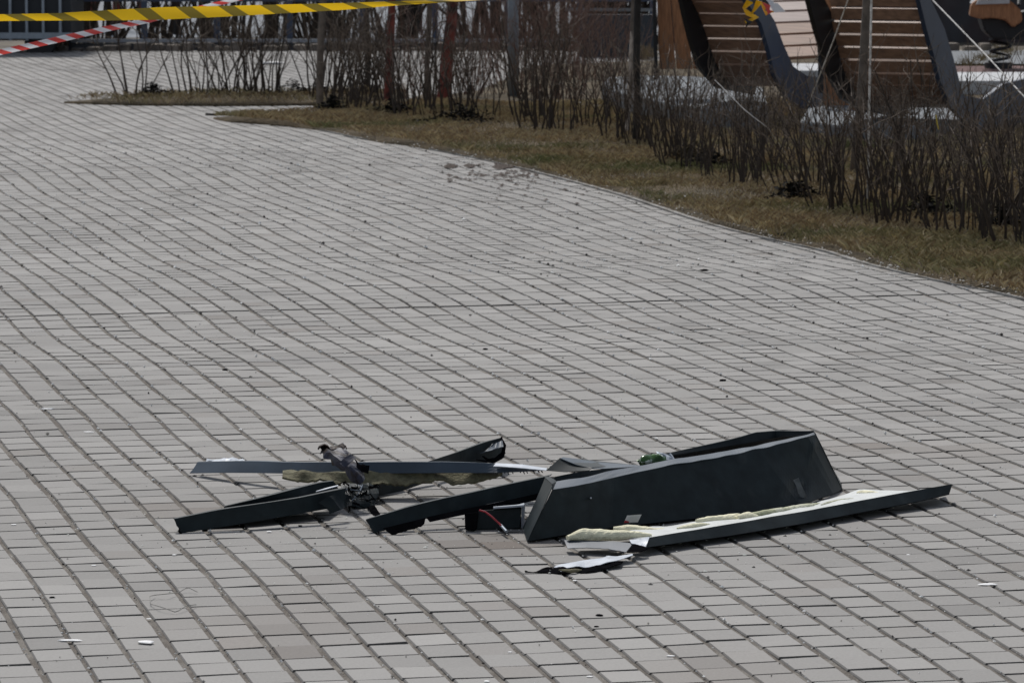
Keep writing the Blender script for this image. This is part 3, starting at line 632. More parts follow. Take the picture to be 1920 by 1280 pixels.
for k, (pp, rr) in enumerate(foam): lump('foam_piece', PP(pp), [r_ * 1.25 for r_ in rr], M_foam if k not in (3, 7) else M_agedfoam, i_, flat=0.75, seed=k, amp=0.22, sc=40)
DY = -0.17
# J: shard
j = tag(empty('metal_shard', ground_at(1085, 1072)), 'small pale pointed metal shard lying alone on the paving in front of the wreckage', 'metal shard')
loft('top_sheet', [PP([(1036, 1063, 10.0), (1062, 1063, 9.985), (1084, 1061, 9.98), (1096, 1064, 9.97), (1120, 1058, 10.0), (1150, 1052, 10.02), (1187, 1040, 10.08)]), PP([(1045, 1060, 10.04), (1070, 1054, 10.06), (1100, 1050, 10.08), (1125, 1046, 10.1), (1140, 1040, 10.13), (1155, 1043, 10.12), (1186, 1039, 10.12)])], M_pale, j, n=30, sub=3, rag=0.0015, dent=0.004, dscale=20, thick=0.0012)
loft('dark_underside', [PP([(984, 1071, 9.93), (1020, 1072, 9.92), (1060, 1076, 9.9), (1085, 1075, 9.9), (1120, 1069, 9.93), (1165, 1057, 10.0)]), PP([(984, 1068, 9.98), (1030, 1064, 10.0), (1065, 1062, 10.0), (1095, 1064, 9.975), (1125, 1058, 10.0), (1168, 1049, 10.05)])], M_black, j, n=30, sub=3, rag=0.004, dent=0.006, dscale=30)
lump('foam_residue', PP([(1048, 1068, 9.92), (1070, 1070, 9.9), (1090, 1068, 9.93)]), [.003, .007, .004], M_wool, j, flat=.7, k=14)
DY = -0.03
# K: crumpled green can
k_ = tag(empty('crumpled_can', P(1230, 865, 10.95)), 'crushed shiny green drinks can lying in the tray behind its front edge', 'can')
M_green = mat('green_can', (0.03, 0.085, 0.018), 0.22, 0.4, var=0.5, vscale=40, col2=(0.50, 0.56, 0.48), c2scale=48, c2pos=(0.55, 0.60))  # pale blotches put the white highlights into the can's colour
cb = MB(); cb.tube(resample(PP([(1202, 866, 10.88), (1215, 862, 10.9), (1235, 862, 10.92), (1255, 866, 10.95)]), 22), [0.003, .008, .012, .015, .016, .017, .017, .016, .016, .017, .017, .016, .017, .016, .015, .015, .015, .014, .013, .012, .009, .005], 20)
oc = cb.build('can_body', M_green, k_, smooth=True)
for v in oc.data.vertices:
    q = Vector(v.co); v.co = q + Vector((0, 0, 1)) * (-0.016 * abs(mnoise.noise(q * 34))) + Vector((1, 0, 0)) * 0.004 * mnoise.noise(q * 30)
loft('torn_strip', [PP([(1196, 866, 10.9), (1208, 856, 10.9), (1226, 849, 10.92), (1246, 853, 10.94)]), PP([(1200, 872, 10.88), (1214, 866, 10.88), (1232, 862, 10.9), (1262, 868, 10.93)])], M_green, k_, n=14, sub=4, thick=0.0008, dent=0.016, dscale=38, rag=0.003, seed=31)
loft('torn_strip', [PP([(1230, 850, 10.95), (1244, 850, 10.95), (1262, 862, 10.95)]), PP([(1236, 862, 10.92), (1250, 862, 10.92), (1266, 868, 10.93)])], M_steel, k_, n=10, sub=3, thick=0.0008, dent=0.012, dscale=40, rag=0.003, seed=33)
mb = MB(); mb.tube(PP([(1256, 851, 10.97), (1260, 856, 10.96), (1266, 866, 10.94)]), .0035, 6); mb.build('can_rim', M_steel, k_)

DY = 0
# small scattered bits
M_flake = mat('white_flake', (0.8, 0.8, 0.8), 0.7)
bits = [(275, 1208, .013, 'largest white flake, at the lower left of the paving', M_flake, 1.5), (131, 1205, .009, 'thin white sliver left of the largest white flake', M_flake, 2.6),
        (279, 1166, .0045, 'tiny white chip above the largest white flake', M_flake, 1.3), (26, 982, .006, 'white chip near the left picture edge level with the channel', M_flake, 1.2),
        (1853, 1101, .010, 'white smear-like flake at the lower right of the paving', M_flake, 2.4), (1078, 1091, .005, 'white pea-sized crumb just below the pale shard', M_flake, 1.1),
        (1257, 1232, .006, 'oblong white crumb on a joint below the wreckage centre', M_flake, 1.5), (1106, 1269, .006, 'round white crumb near the bottom edge below the shard', M_flake, 1.2),
        (956, 1223, .0045, 'small white crumb on a joint, lower middle', M_flake, 1.1), (913, 1277, .006, 'white crumb cut by the bottom edge', M_flake, 1.0),
        (176, 1062, .005, 'white crumb on a joint left of the lower channel', M_flake, 1.2), (327, 1042, .005, 'white crumb in the joint under the jagged channel end', M_flake, 1.2),
        (505, 997, .006, 'white crumb in the shade of the lower channel', M_flake, 1.2), (1703, 1042, .005, 'white crumb right of the trough shadow', M_flake, 1.1),
        (98, 1126, .006, 'dark pebble at the lower left on a clean paver', M_black, 1.2), (1124, 1158, .006, 'dark seed-like crumb below the shard', M_black, 1.4),
        (1118, 1178, .004, 'tiny dark speck under the dark seed-like crumb', M_black, 1.3), (422, 693, .008, 'dark pebble in the middle left of the paving', M_black, 1.2),
        (470, 707, .005, 'small dark pebble right of the middle left pebble', M_black, 1.2), (1355, 715, .008, 'dark pebble right of the paving centre', M_black, 1.5),
        (910, 653, .007, 'dark pebble in the paving centre', M_black, 1.2), (365, 891, .005, 'dark crumb under the slate strip near its left end', M_black, 1.2),
        (380, 889, .004, 'smaller dark crumb beside the one under the strip', M_black, 1.0), (563, 986, .005, 'dark crumb between lower channel and notched channel', M_black, 1.0),
        (1320, 527, .010, 'dark leaf scrap on the paving near the verge', M_black, 2.0), (620, 705, .007, 'white crumb above the wreckage left of centre', M_flake, 1.2),
        (167, 810, .007, 'pale smear flake above the slate strip at the left', M_flake, 2.4), (88, 768, .008, 'pale twig bit at the left above the slate strip', M_pale, 3.0),
        (1280, 383, .016, 'grey-white stone on the verge edge by the paving', M_flake, 1.0), (1672, 497, .012, 'white chip on the kerb line at the right verge', M_flake, 1.4), (828, 274, .016, 'white paper scrap at the verge edge, upper middle', M_flake, 1.8), (1050, 165, .02, 'white scrap on the lawn behind the hedge', M_flake, 1.6), (508, 121, .06, 'white paper lying on the far paving behind the left hedge', M_flake, 2.0)]
for k, (px, py, s, lab, m, sx) in enumerate(bits):
    g_ = ground_at(px, py); g_.z += s * 0.25
    if 'verge' in lab or 'lawn' in lab: g_.z += .03
    nm = 'pebble' if m is M_black else 'flake'
    tag(crumb_mesh(nm, s, k, m, 0.45 if m is M_black else 0.22, g_, sx), lab if len(lab.split()) > 3 else lab + ' on paving', nm, 'scattered crumbs on the paving')
    bpy.context.scene.collection.objects[-1].rotation_euler = (0, 0, (k * 0.37) % 0.6 - .3)
# curly dry twig lower left
mb = MB(); tw = [ground_at(*p) + Vector((0, 0, .006 + .006 * (i % 2))) for i, p in enumerate([(370, 1119), (352, 1115), (335, 1120), (310, 1128), (290, 1125), (281, 1132), (283, 1142), (300, 1152), (330, 1158), (350, 1150), (368, 1143)])]
mb.tube(resample(tw, 34), [.0010] * 34, 5); tag(mb.build('dry_twig', mat('dry_twig_skin', (.26, .25, .23), .9)), 'thin curled grey twig on the paving at the lower left', 'twig')
mb = MB(); mb.tube([ground_at(*p) + Vector((0, 0, .03)) for p in ((1452, 444), (1470, 444), (1490, 440), (1517, 434), (1528, 436))], [.006, .008, .006, .004, .002], 5)
tag(mb.build('fallen_twig', M_darktrunk), 'dark fallen twig at the grass edge near the right hedge', 'twig')
mb = MB(); mb.tube([ground_at(*p) + Vector((0, 0, .04)) for p in ((1830, 485), (1860, 484), (1890, 482), (1930, 478))], [.004, .005, .004, .003], 5)
tag(mb.build('fallen_twig', M_darktrunk), 'thin dark twig on the grass at the right picture edge', 'twig')
# red-brown soil spill
r = np.random.RandomState(21); V = []; Fc = []; cols = []
for q in range(1100):
    t_ = r.rand()
    if t_ < .74: px, py = r.uniform(835, 1010), 313 + r.normal(0, 2.5)
    elif t_ < .92: px, py = r.uniform(840, 1010), 328 + r.normal(0, 6)
    else: px, py = r.uniform(930, 1130), 350 + r.normal(0, 16)
    if vn(1, px / 18, py / 4) < -.05: continue
    g_ = ground_at(px, py); s_ = r.uniform(.006, .016); b0 = len(V)
    for dx, dy, dz in ((1, 0, 0), (0, 1, 0), (-1, 0, 0), (0, -1, 0), (0, 0, .6)):
        V.append((g_.x + dx * s_ * r.uniform(.7, 1.4), g_.y + dy * s_ * 1.5, g_.z + .004 + dz * s_ * .9)); cols.append((.045, .026, .017, 1))
    Fc += [(b0, b0 + 1, b0 + 4), (b0 + 1, b0 + 2, b0 + 4), (b0 + 2, b0 + 3, b0 + 4), (b0 + 3, b0, b0 + 4)]
tag(mesh_np('spilled_soil', V, Fc, M_grit, cols=cols), 'crumbled red-brown soil spilled on the paving near the verge', 'soil', kind='stuff')

# ------------------------------------------------------------ hedge shrubs
def shrub_meshes(seed, nst=11, hgt=0.75, spread=0.17, twm=M_twig, thick=1.0):
    rd = random.Random(seed); a = MB(); b = MB()
    def branch(mb, p, d, L, r, depth):
        pts = [p]; k = 5; dd = Vector(d)
        for i in range(k):
            dd = (dd + Vector((rd.gauss(0, .13 + .12 * (depth > 0)), rd.gauss(0, .13 + .12 * (depth > 0)), rd.gauss(0.03, .06 + .1 * (depth > 0))))).normalized(); pts.append(pts[-1] + dd * L / k)
        mb.tube(pts, [r * (1 - .75 * i / k) for i in range(k + 1)], 5 if depth == 0 else 4, False)
        if depth < 2:
            for _ in range(rd.randint(3, 6) if depth == 0 else rd.randint(0, 3)):
                t = rd.uniform(.35, .98); i = int(t * k); q = pts[i].lerp(pts[min(i + 1, k)], t * k - i)
                an = rd.uniform(0, 6.28); nd = (dd * .8 + Vector((math.cos(an), math.sin(an), .25)) * rd.uniform(.45, .95)).normalized()
                branch(b, q, nd, L * rd.uniform(.22, .45), r * .42, depth + 1)
    for i in range(nst):
        an = rd.uniform(0, 6.28); rr = spread * rd.random() ** .7
        p = Vector((math.cos(an) * rr * .8, math.sin(an) * rr * .8, -.03))
        d = Vector((math.cos(an) * rr * 1.3, math.sin(an) * rr * 1.3, .9)).normalized()
        branch(a, p, d, hgt * rd.uniform(.62, 1.0), thick * rd.uniform(.003, .0075), 0)
    return a, b
def ME(mb, name, m):
    me = bpy.data.meshes.new(name); me.from_pydata(mb.v, [], mb.f); me.materials.append(m); me.update(); return me
variants = [tuple(ME(x, n, m) for x, n, m in zip(shrub_meshes(100 + i), ('stems', 'twigs'), (M_bark, M_twig))) for i in range(8)]
redvar = [tuple(ME(x, n, m) for x, n, m in zip(shrub_meshes(200 + i, 22, 1.05, .26, thick=.8), ('stems', 'twigs'), (M_redtwig, M_redtwig))) for i in range(4)]
farvar = [tuple(ME(x, n, m) for x, n, m in zip(shrub_meshes(300 + i, 9, .85, .2, thick=1.25), ('stems', 'twigs'), (M_bark, M_twig))) for i in range(5)]
def put_shrub(x, y, z, var, rz, sc, label, group, name='bare_shrub'):
    o = bpy.data.objects.new(name, None); C.objects.link(o); o.location = (x, y, z); o.rotation_euler = (0, 0, rz); o.scale = (sc, sc, sc); o.empty_display_size = .1
    tag(o, label, 'shrub', group)
    for me, n in zip(var, ('stems', 'twigs')):
        c_ = bpy.data.objects.new(n, me); C.objects.link(c_); c_.parent = o
rd = random.Random(5)
def along(px_pts, n, jx, lab, grp, vs, smin=.9, smax=1.1, name='bare_shrub', lab_fn=None):
    pts = [G(*p) for p in px_pts]; pts = resample(pts, n)
    for qi, q in enumerate(pts):
        if lab_fn: lab = lab_fn(qi)
        x = q.x + rd.uniform(-jx - .06, jx + .06); y = q.y + rd.uniform(-jx, jx) * 1.3
        put_shrub(x, y, verge_z(x, y) - .01, rd.choice(vs), rd.uniform(0, 6.28), rd.uniform(smin - .12, smax + .06), lab, grp, name)
along([(2080, 505), (1920, 462), (1780, 440), (1600, 405)], 11, .06, 'leafless dark shrub in the near right stretch of hedge beside the grass', 'shrubs of the near right hedge', variants, 1.0, 1.12)
along([(2080, 460), (1920, 418), (1780, 395), (1600, 368)], 10, .10, 'leafless dark shrub in the near right stretch of hedge beside the grass', 'shrubs of the near right hedge', variants, .95, 1.1)
along([(1590, 402), (1480, 382), (1340, 340), (1230, 306)], 10, .08, 'leafless dark shrub in the hedge in front of the wooden loungers', 'shrubs of the middle hedge', variants, .85, 1.0)
along([(1590, 362), (1450, 335), (1300, 305), (1150, 272)], 9, .12, 'leafless dark shrub in the hedge in front of the wooden loungers', 'shrubs of the middle hedge', variants, .8, 1.0)
along([(1190, 278), (1050, 255), (900, 237), (760, 222), (600, 207)], 14, .12, 'thin leafless shrub in the far part of the hedge, left of the slim dark trunk', 'shrubs of the far hedge', farvar, .8, 1.0)
along([(1150, 255), (1000, 235), (850, 220), (700, 205), (610, 198)], 9, .2, 'thin leafless shrub in the far part of the hedge, left of the slim dark trunk', 'shrubs of the far hedge', farvar, .8, 1.0)
along([(292, 187), (330, 188), (420, 189), (520, 190), (640, 190), (740, 184)], 13, .12, 'thin leafless shrub on the far left grass strip before the bright paving', 'shrubs of the far left hedge', farvar, .8, 1.05, lab_fn=lambda i: 'thin leafless shrub, '+['leftmost','second from the left','third from the left','fourth from the left','fifth from the left','sixth from the left','seventh from the left','eighth from the left','sixth from the right','fifth from the right','fourth from the right','third from the right','rightmost'][i]+' on the far left grass strip')
along([(860, 190), (950, 185), (1040, 190), (1130, 195)], 7, .25, 'reddish twiggy bush behind the hedge near the grey pole', 'red twig bushes behind the hedge', redvar, .85, 1.05, 'red_twig_bush')
along([(900, 160), (1000, 155), (1100, 150)], 5, .4, 'reddish twiggy bush behind the hedge near the grey pole', 'red twig bushes behind the hedge', redvar, .9, 1.05, 'red_twig_bush')
# dark litter heaps at the hedge foot
for k, (px, py, sx, lab) in enumerate([(620, 214, .10, 'leftmost small dark litter heap under the far hedge'), (740, 224, .17, 'dark litter heap under the far hedge beside the red posts'), (868, 245, .22, 'wide black litter heap under the hedge, upper middle of the picture'), (1290, 318, .14, 'brown litter heap under the hedge near the wooden boards'),
                                       (1330, 326, .13, 'black soil heap at the hedge foot below the first lounger'), (1490, 386, .13, 'black litter heap at the hedge foot, centre right'), (1740, 412, .14, 'flat dark litter heap at the foot of the right hedge'), (1880, 432, .15, 'dark litter heap at the right picture edge under the hedge'), (290, 187, .14, 'dark litter heap under the far left hedge, near its left end'), (560, 188, .3, 'long dark litter heap under the far left hedge, near its right end')]):
    g_ = G(px, py); z = verge_z(g_.x, g_.y)
    hr = np.random.RandomState(50 + k); V = []; Fc = []
    for q in range(420):
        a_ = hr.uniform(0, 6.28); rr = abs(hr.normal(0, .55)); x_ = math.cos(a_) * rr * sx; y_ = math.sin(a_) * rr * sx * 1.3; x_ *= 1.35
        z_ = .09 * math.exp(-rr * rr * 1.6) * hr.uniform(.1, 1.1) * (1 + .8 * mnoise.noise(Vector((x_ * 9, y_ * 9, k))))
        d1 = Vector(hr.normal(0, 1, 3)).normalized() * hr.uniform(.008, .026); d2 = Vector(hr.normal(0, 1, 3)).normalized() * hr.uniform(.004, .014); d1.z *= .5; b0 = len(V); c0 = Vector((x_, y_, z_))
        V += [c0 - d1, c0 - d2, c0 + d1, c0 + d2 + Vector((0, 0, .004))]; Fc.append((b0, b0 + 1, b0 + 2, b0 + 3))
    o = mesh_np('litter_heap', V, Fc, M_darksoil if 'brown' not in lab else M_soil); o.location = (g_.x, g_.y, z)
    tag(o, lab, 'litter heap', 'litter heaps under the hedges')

# ------------------------------------------------------------ young trees, posts, pole, ropes
def trunk(name, label, cat, base, top_px, r0, r1, m, wob=.01, n=10, hgt=2.6, limbs=0, seed=0, group=None):
    b_ = G(*base); b_.z = verge_z(b_.x, b_.y) - .05; t_ = P(top_px[0], top_px[1], b_.y)
    d_ = (t_ - b_); t_ = b_ + d_ * (hgt / d_.z); rd_ = random.Random(seed)
    pts = [b_.lerp(t_, i / (n - 1)) + Vector((rd_.gauss(0, wob), rd_.gauss(0, wob), 0)) * (i > 0) for i in range(n)]
    e_ = tag(empty(name, b_), label, cat, group)
    mb = MB().tube(pts, [r0 + (r1 - r0) * (i / (n - 1)) for i in range(n)], 10); mb.build('trunk', m, e_, smooth=True)
    if limbs:
        mb = MB()
        for q in range(limbs):
            i = rd_.randint(n // 2, n - 1); p = pts[i]; an = rd_.uniform(0, 6.28); dd = Vector((math.cos(an), math.sin(an), rd_.uniform(.6, 1.4))).normalized()
            L = rd_.uniform(.5, 1.1); pp = [p]
            for z_ in range(5): dd = (dd + Vector((rd_.gauss(0, .15), rd_.gauss(0, .15), .1))).normalized(); pp.append(pp[-1] + dd * L / 5)
            mb.tube(pp, [r1 * .6 * (1 - z_ * .17) for z_ in range(6)], 5)
            for w_ in range(5):
                q0 = pp[rd_.randint(1, 5)]; d2 = (dd + Vector((rd_.gauss(0, .6), rd_.gauss(0, .6), rd_.gauss(0, .4)))).normalized()
                mb.tube([q0, q0 + d2 * .2, q0 + d2 * .42 + Vector((0, 0, .03))], [r1 * .25, r1 * .2, r1 * .08], 4)
        mb.build('crown', m, e_)
    return e_
trunk('young_tree', 'slim dark tree trunk in the hedge left of the wooden boards', 'tree', (1193, 276), (1197, 0), .024, .020, M_darktrunk, .006, limbs=12, seed=1)
trunk('young_tree', 'slim grey-brown tree trunk in front of the right lounger, beside the white rope', 'tree', (1600, 345), (1627, 0), .027, .019, M_trunk, .006, limbs=12, seed=2)
mb = MB(); mb.tube([G(1175, 262), P(1186, 60, 27.9) , P(1190, -80, 27.9)], .016, 8)
tag(mb.build('tree_stake', M_trunk), 'thin pale wooden stake beside the slim dark tree trunk', 'stake')
for (bx, by, tx, ty, r0, r1, lab) in ((727, 200, 735, 0, .034, .026, 'slimmer dark red post behind the far hedge'), (830, 198, 850, 0, .052, .036, 'thicker dark red post, leaning slightly, behind the far hedge')):
    b_ = G(bx, by); b_.z = verge_z(b_.x, b_.y) - .05; t_ = P(tx, ty, b_.y); t_ = b_ + (t_ - b_) * (2.2 / (t_ - b_).z)
    mb = MB().tube([b_.lerp(t_, i / 6) for i in range(7)], [r0 + (r1 - r0) * min(1, i / 2.5) for i in range(7)], 8); tag(mb.build('red_post', M_redpost), lab, 'post')
b_ = G(963, 188); mb = MB().tube([b_, P(962, 0, b_.y), P(961, -350, b_.y)], .042, 16)
pl = tag(empty('lamp_pole', b_), 'round blue-grey steel pole among the reddish bushes', 'pole'); mb.build('pole', M_steel, pl, smooth=True)
mb = MB().tube([b_, b_ + Vector((0, 0, .025))], .10, 16); mb.build('base_plate', M_steel, pl)
trunk('young_tree', 'thin brown tree trunk rising at the left end of the far hedge', 'tree', (600, 203), (603, 30), .028, .022, M_trunk, .008, limbs=8, seed=3)
trunk('young_tree', 'thin grey tree trunk between the two dark red posts', 'tree', (800, 196), (803, 0), .022, .018, M_trunk, .008, limbs=8, seed=4)
trunk('young_tree', 'thin tree trunk left of the slimmer red post, behind the far hedge', 'tree', (690, 168), (688, 0), .022, .016, M_darktrunk, .01, limbs=8, seed=5)
def rope(pts, r, lab):
    pp = resample(pts, 60); mb = MB().tube(pp, [r * (1 + .12 * math.sin(i * 2.1)) for i in range(60)], 6)
    tag(mb.build('guy_rope', M_rope), lab, 'rope')
rope([P(1627, 372, 20.6), P(1630, 180, 20.5), P(1634, 0, 20.4), P(1637, -200, 20.3)], 0.0062, 'white upright rope in front of the right lounger')
b_ = G(1268, 150); rope([b_, P(1256, 80, b_.y - .3), P(1232, 0, b_.y - .6), P(1200, -100, b_.y - 1)], .006, 'thin pale rope slanting across the wooden boards')
rope([P(1510, 210, 22.5), P(1565, 70, 21.8), P(1590, 0, 21.4), P(1620, -90, 21)], .0038, 'thin pale rope slanting between the two slatted loungers')
rope([P(1960, 225, 19.2), P(1850, 105, 20), P(1748, 0, 20.7), P(1660, -90, 21.2)], .0036, 'pale rope slanting down to the right in front of the spring rider')
rope([G(1480, 298), P(1440, 240, 21.5), P(1400, 210, 21.5), P(1340, 150, 21.7)], .0018, 'thin slack rope end low in the middle hedge')
mb = MB().tube([P(1755, 216, 19.0), P(1757, 230, 19.0), P(1760, 243, 19.0)], [.003, .004, .003], 6)
tag(mb.build('yellow_tag', mat('yellow_plastic', (.45, .33, .03), .5)), 'tiny yellow strip caught in the right hedge', 'tag')

# ------------------------------------------------------------ barrier tapes
def tape(name, top, bot, m, parent=None, n=240, thick=.0004):
    T = resample(top, n); B = resample(bot, n); V = []; run = []; L = 0
    rows = 4
    for i in range(n):
        if i: L += (T[i] - T[i - 1]).length
        wd = (T[i] - B[i]).length
        for k in range(rows):
            f_ = k / (rows - 1); p = B[i].lerp(T[i], f_); p = p + Vector((0, .006 * math.sin(L * 5 + f_ * 2.5), 0)); V.append(p); run.append((L, f_ * 0.06, 0))
    Fq = [(i * rows + k, (i + 1) * rows + k, (i + 1) * rows + k + 1, i * rows + k + 1) for i in range(n - 1) for k in range(rows - 1)]
    me = bpy.data.meshes.new(name); me.from_pydata(V, [], Fq); at = me.attributes.new('run', 'FLOAT_VECTOR', 'POINT')
    at.data.foreach_set('vector', np.array(run, np.float32).ravel()); me.update()
    o = link(name, me, m, parent)
    for p in me.polygons: p.use_smooth = True
    return o
yt = [(-260, 34), (0, 27), (110, 25), (200, 19.5), (300, 14), (420, 11.5), (560, 8), (640, 6), (740, 2.5), (900, -2), (1150, -9), (1400, -14)]
yb = [(-260, 47), (0, 40), (110, 39), (200, 39), (300, 37.5), (420, 32), (560, 24), (640, 19.5), (740, 11), (900, 0.5), (1150, -6), (1400, -10)]
YT = lambda x: 15.0 + max(0, x) * 0.0006
o = tape('barrier_tape', [P(x, y, YT(x)) for x, y in yt], [P(x, y, YT(x) - .004) for x, y in yb], M_tapey)
tag(o, 'yellow and black striped barrier tape stretched across the upper left', 'barrier tape')
rt = [(-250, 147), (0, 93), (120, 66), (200, 49), (280, 34), (340, 19), (440, -4), (600, -42)]
rb_ = [(-250, 159), (0, 104), (120, 78), (200, 60), (280, 43), (340, 28), (440, 4), (600, -34)]
o = tape('barrier_tape', [P(x, y, 17.5) for x, y in rt], [P(x, y, 17.49) for x, y in rb_], M_taper)
tag(o, 'red and white striped barrier tape sloping down to the left edge', 'barrier tape')
kn = tag(empty('tape_knot', P(1425, 0, 19.5)), 'knotted yellow, black and red-white tape ends hanging above the left lounger', 'tape knot')
def ribbon(name, pts, w_, m):
    L = [P(*p) for p in pts]; T = [P(p[0] + 1.5 * w_ * abs(math.cos(i * 1.1)), p[1] + w_ * .7 * math.sin(i * 1.7 + 1), p[2] + .01) for i, p in enumerate(pts)]
    return tape(name, T, L, m, kn, n=40)
M_yel = mat('yellow_film', (.72, .42, .01), .4, var=.2, vscale=30); M_blk = mat('black_film', (.008, .008, .01), .4)
M_red = mat('red_film', (.6, .05, .04), .4); M_wht = mat('white_film', (.7, .7, .72), .4)
ribbon('yellow_end', [(1400, 0, 19.5), (1392, 14, 19.5), (1398, 28, 19.5), (1410, 34, 19.5), (1396, 40, 19.5)], 9, M_yel)
ribbon('yellow_end', [(1418, 0, 19.45), (1412, 18, 19.45), (1405, 30, 19.45)], 8, M_yel)
ribbon('yellow_end', [(1424, 2, 19.44), (1430, 18, 19.44), (1436, 30, 19.44), (1446, 22, 19.44)], 8, M_yel)
ribbon('black_end', [(1408, -2, 19.48), (1414, 10, 19.48), (1424, 6, 19.48), (1434, 14, 19.48)], 12, M_blk)
ribbon('black_end', [(1394, 34, 19.47), (1400, 42, 19.47), (1398, 52, 19.47)], 11, M_blk)
ribbon('white_end', [(1430, -6, 19.43), (1440, 4, 19.43), (1446, 16, 19.43), (1452, 24, 19.43)], 14, M_wht)
ribbon('red_end', [(1428, 4, 19.41), (1436, 16, 19.41), (1440, 28, 19.41)], 11, M_red)
mb = MB().tube([P(1422, 2, 19.5), P(1425, -60, 19.5), P(1430, -200, 19.6)], .003, 5); mb.build('cord', M_rope, kn)

# ------------------------------------------------------------ wooden loungers
PHI = R(-25); DV = Vector((math.cos(PHI), math.sin(PHI), 0)); EV = Vector((-math.sin(PHI), math.cos(PHI), 0))
def onplane(px, py, P0):
    d_ = ray(px, py); o_ = Vector((0, 0, H)); t_ = (P0 - o_).dot(DV) / d_.dot(DV); return o_ + d_ * t_
def plate(name, outline, P0, m, parent, th=.03):
    q = [onplane(x, y, P0) for x, y in outline]
    mb = MB().hexa(q, [p + DV * th for p in q]); return mb.build(name, m, parent)
def slat(parent, m, pR, pR2, L, off=None):
    """board whose right end spans pR..pR2 (edge to edge), running back along -DV"""
    nrm = (pR2 - pR).cross(DV).normalized() * .022
    q = [pR, pR2, pR2 + nrm, pR + nrm]
    MB().hexa(q, [p - DV * L for p in q]).build('slat', m, parent, bevel=.002)
def lounger(label, P0, right_out, left_shift, slat_pts, L, m_slat, extra=None):
    e_ = tag(empty('slatted_lounger', Vector((P0.x, P0.y, 0))), label, 'lounger', 'slatted loungers behind the hedge')
    plate('side_plate', right_out, P0, M_navy, e_)
    q = [onplane(x - 24, y, P0) - DV * (L + .03) for x, y in left_shift]
    MB().hexa(q, [p + DV * .03 for p in q]).build('side_plate', M_blacksteel, e_)
    S = [onplane(x, y, P0) for x, y in slat_pts]
    for a_, b_ in zip(S, S[1:]):
        g_ = (b_ - a_).normalized() * .007; slat(e_, m_slat, a_ + g_, b_ - g_, L)
    return e_
P0B = G(1800, 262)
B_out = [(1700, -60), (1722, -60), (1737, 0), (1763, 54), (1779, 108), (1788, 141), (1797, 178), (1835, 186), (1877, 156), (1920, 147), (2060, 128), (2060, 290), (1960, 292), (1860, 275), (1815, 240), (1774, 200), (1755, 152), (1744, 108), (1729, 54), (1716, 0)]
B_left = [(1700, -60), (1728, -60), (1744, 0), (1770, 54), (1790, 108), (1812, 150), (1850, 185), (1900, 200), (1880, 222), (1820, 215), (1778, 190), (1757, 152), (1744, 108), (1729, 54), (1716, 0)]
sB = [(1723, -60), (1727, -36), (1731, -11), (1733, 14), (1735, 39), (1739, 63), (1745, 87), (1750, 111), (1757, 135), (1766, 156), (1780, 176), (1798, 190), (1822, 198)]
lounger('right slatted wooden lounger with navy side plate, seen from behind its tall back', P0B, B_out, B_left, sB, .62, M_slat)
P0A = G(1480, 235)
sh = -278
A_out = [(x + sh, y - 22) for x, y in B_out[:9]] + [(1545, 132), (1560, 160), (1560, 205), (1520, 200), (1480, 170), (1460, 140)] + [(1450, 100), (1436, 60), (1412, 20), (1395, 0), (1380, -40)]
A_out = [(1368, -60), (1395, -60), (1420, 0), (1445, 40), (1462, 85), (1480, 125), (1505, 142), (1545, 148), (1560, 150), (1562, 205), (1500, 205), (1465, 180), (1445, 140), (1435, 95), (1420, 45), (1390, 0)]
A_left = [(1395, -60), (1420, -60), (1438, 0), (1450, 50), (1468, 100), (1500, 145), (1550, 160), (1545, 180), (1480, 168), (1445, 130), (1430, 80), (1418, 30), (1412, 0)]
sA = [(1385, -50), (1396, -25), (1408, 0), (1419, 22), (1428, 46), (1436, 70), (1443, 94), (1452, 118), (1464, 140), (1482, 158)]
lounger('left slatted wooden lounger with narrow navy side plate, beside the upright boards', P0A, A_out, A_left, sA, .42, M_slat)
# lighter slatted seat between them (faces the light)
e_ = tag(empty('slatted_lounger', G(1500, 170)), 'pale worn slatted seat seen between the two dark lounger backs', 'lounger', 'slatted loungers behind the hedge')
rows = [(-20, 1430, 1530), (0, 1434, 1533), (19, 1438, 1536), (40, 1443, 1540), (62, 1450, 1532), (84, 1456, 1532), (106, 1464, 1533)]
Yb = 29.6
for k, ((y0, xa, xb), (y1, xc, xd)) in enumerate(zip(rows, rows[1:])):
    Ya = Yb + .95 - .16 * k; Yc = Ya - .14
    q = [P(xa, y0 + 5, Ya), P(xb, y0 + 1.5, Ya + .05), P(xd, y1 - 2, Yc + .05), P(xc, y1 + 2, Yc)]
    nrm = (q[1] - q[0]).cross(q[3] - q[0]).normalized() * .025
    MB().hexa(q, [p + nrm for p in q]).build('slat', M_greyslat if k < 3 else M_slat, e_, bevel=.003)
mb = MB().hexa([P(1533, 50, 28.6), P(1546, 50, 28.6), P(1544, 175, 28.6), P(1534, 175, 28.6)], [P(1533, 50, 28.7), P(1546, 50, 28.7), P(1544, 175, 28.7), P(1534, 175, 28.7)]); mb.build('upright', M_blacksteel, e_)
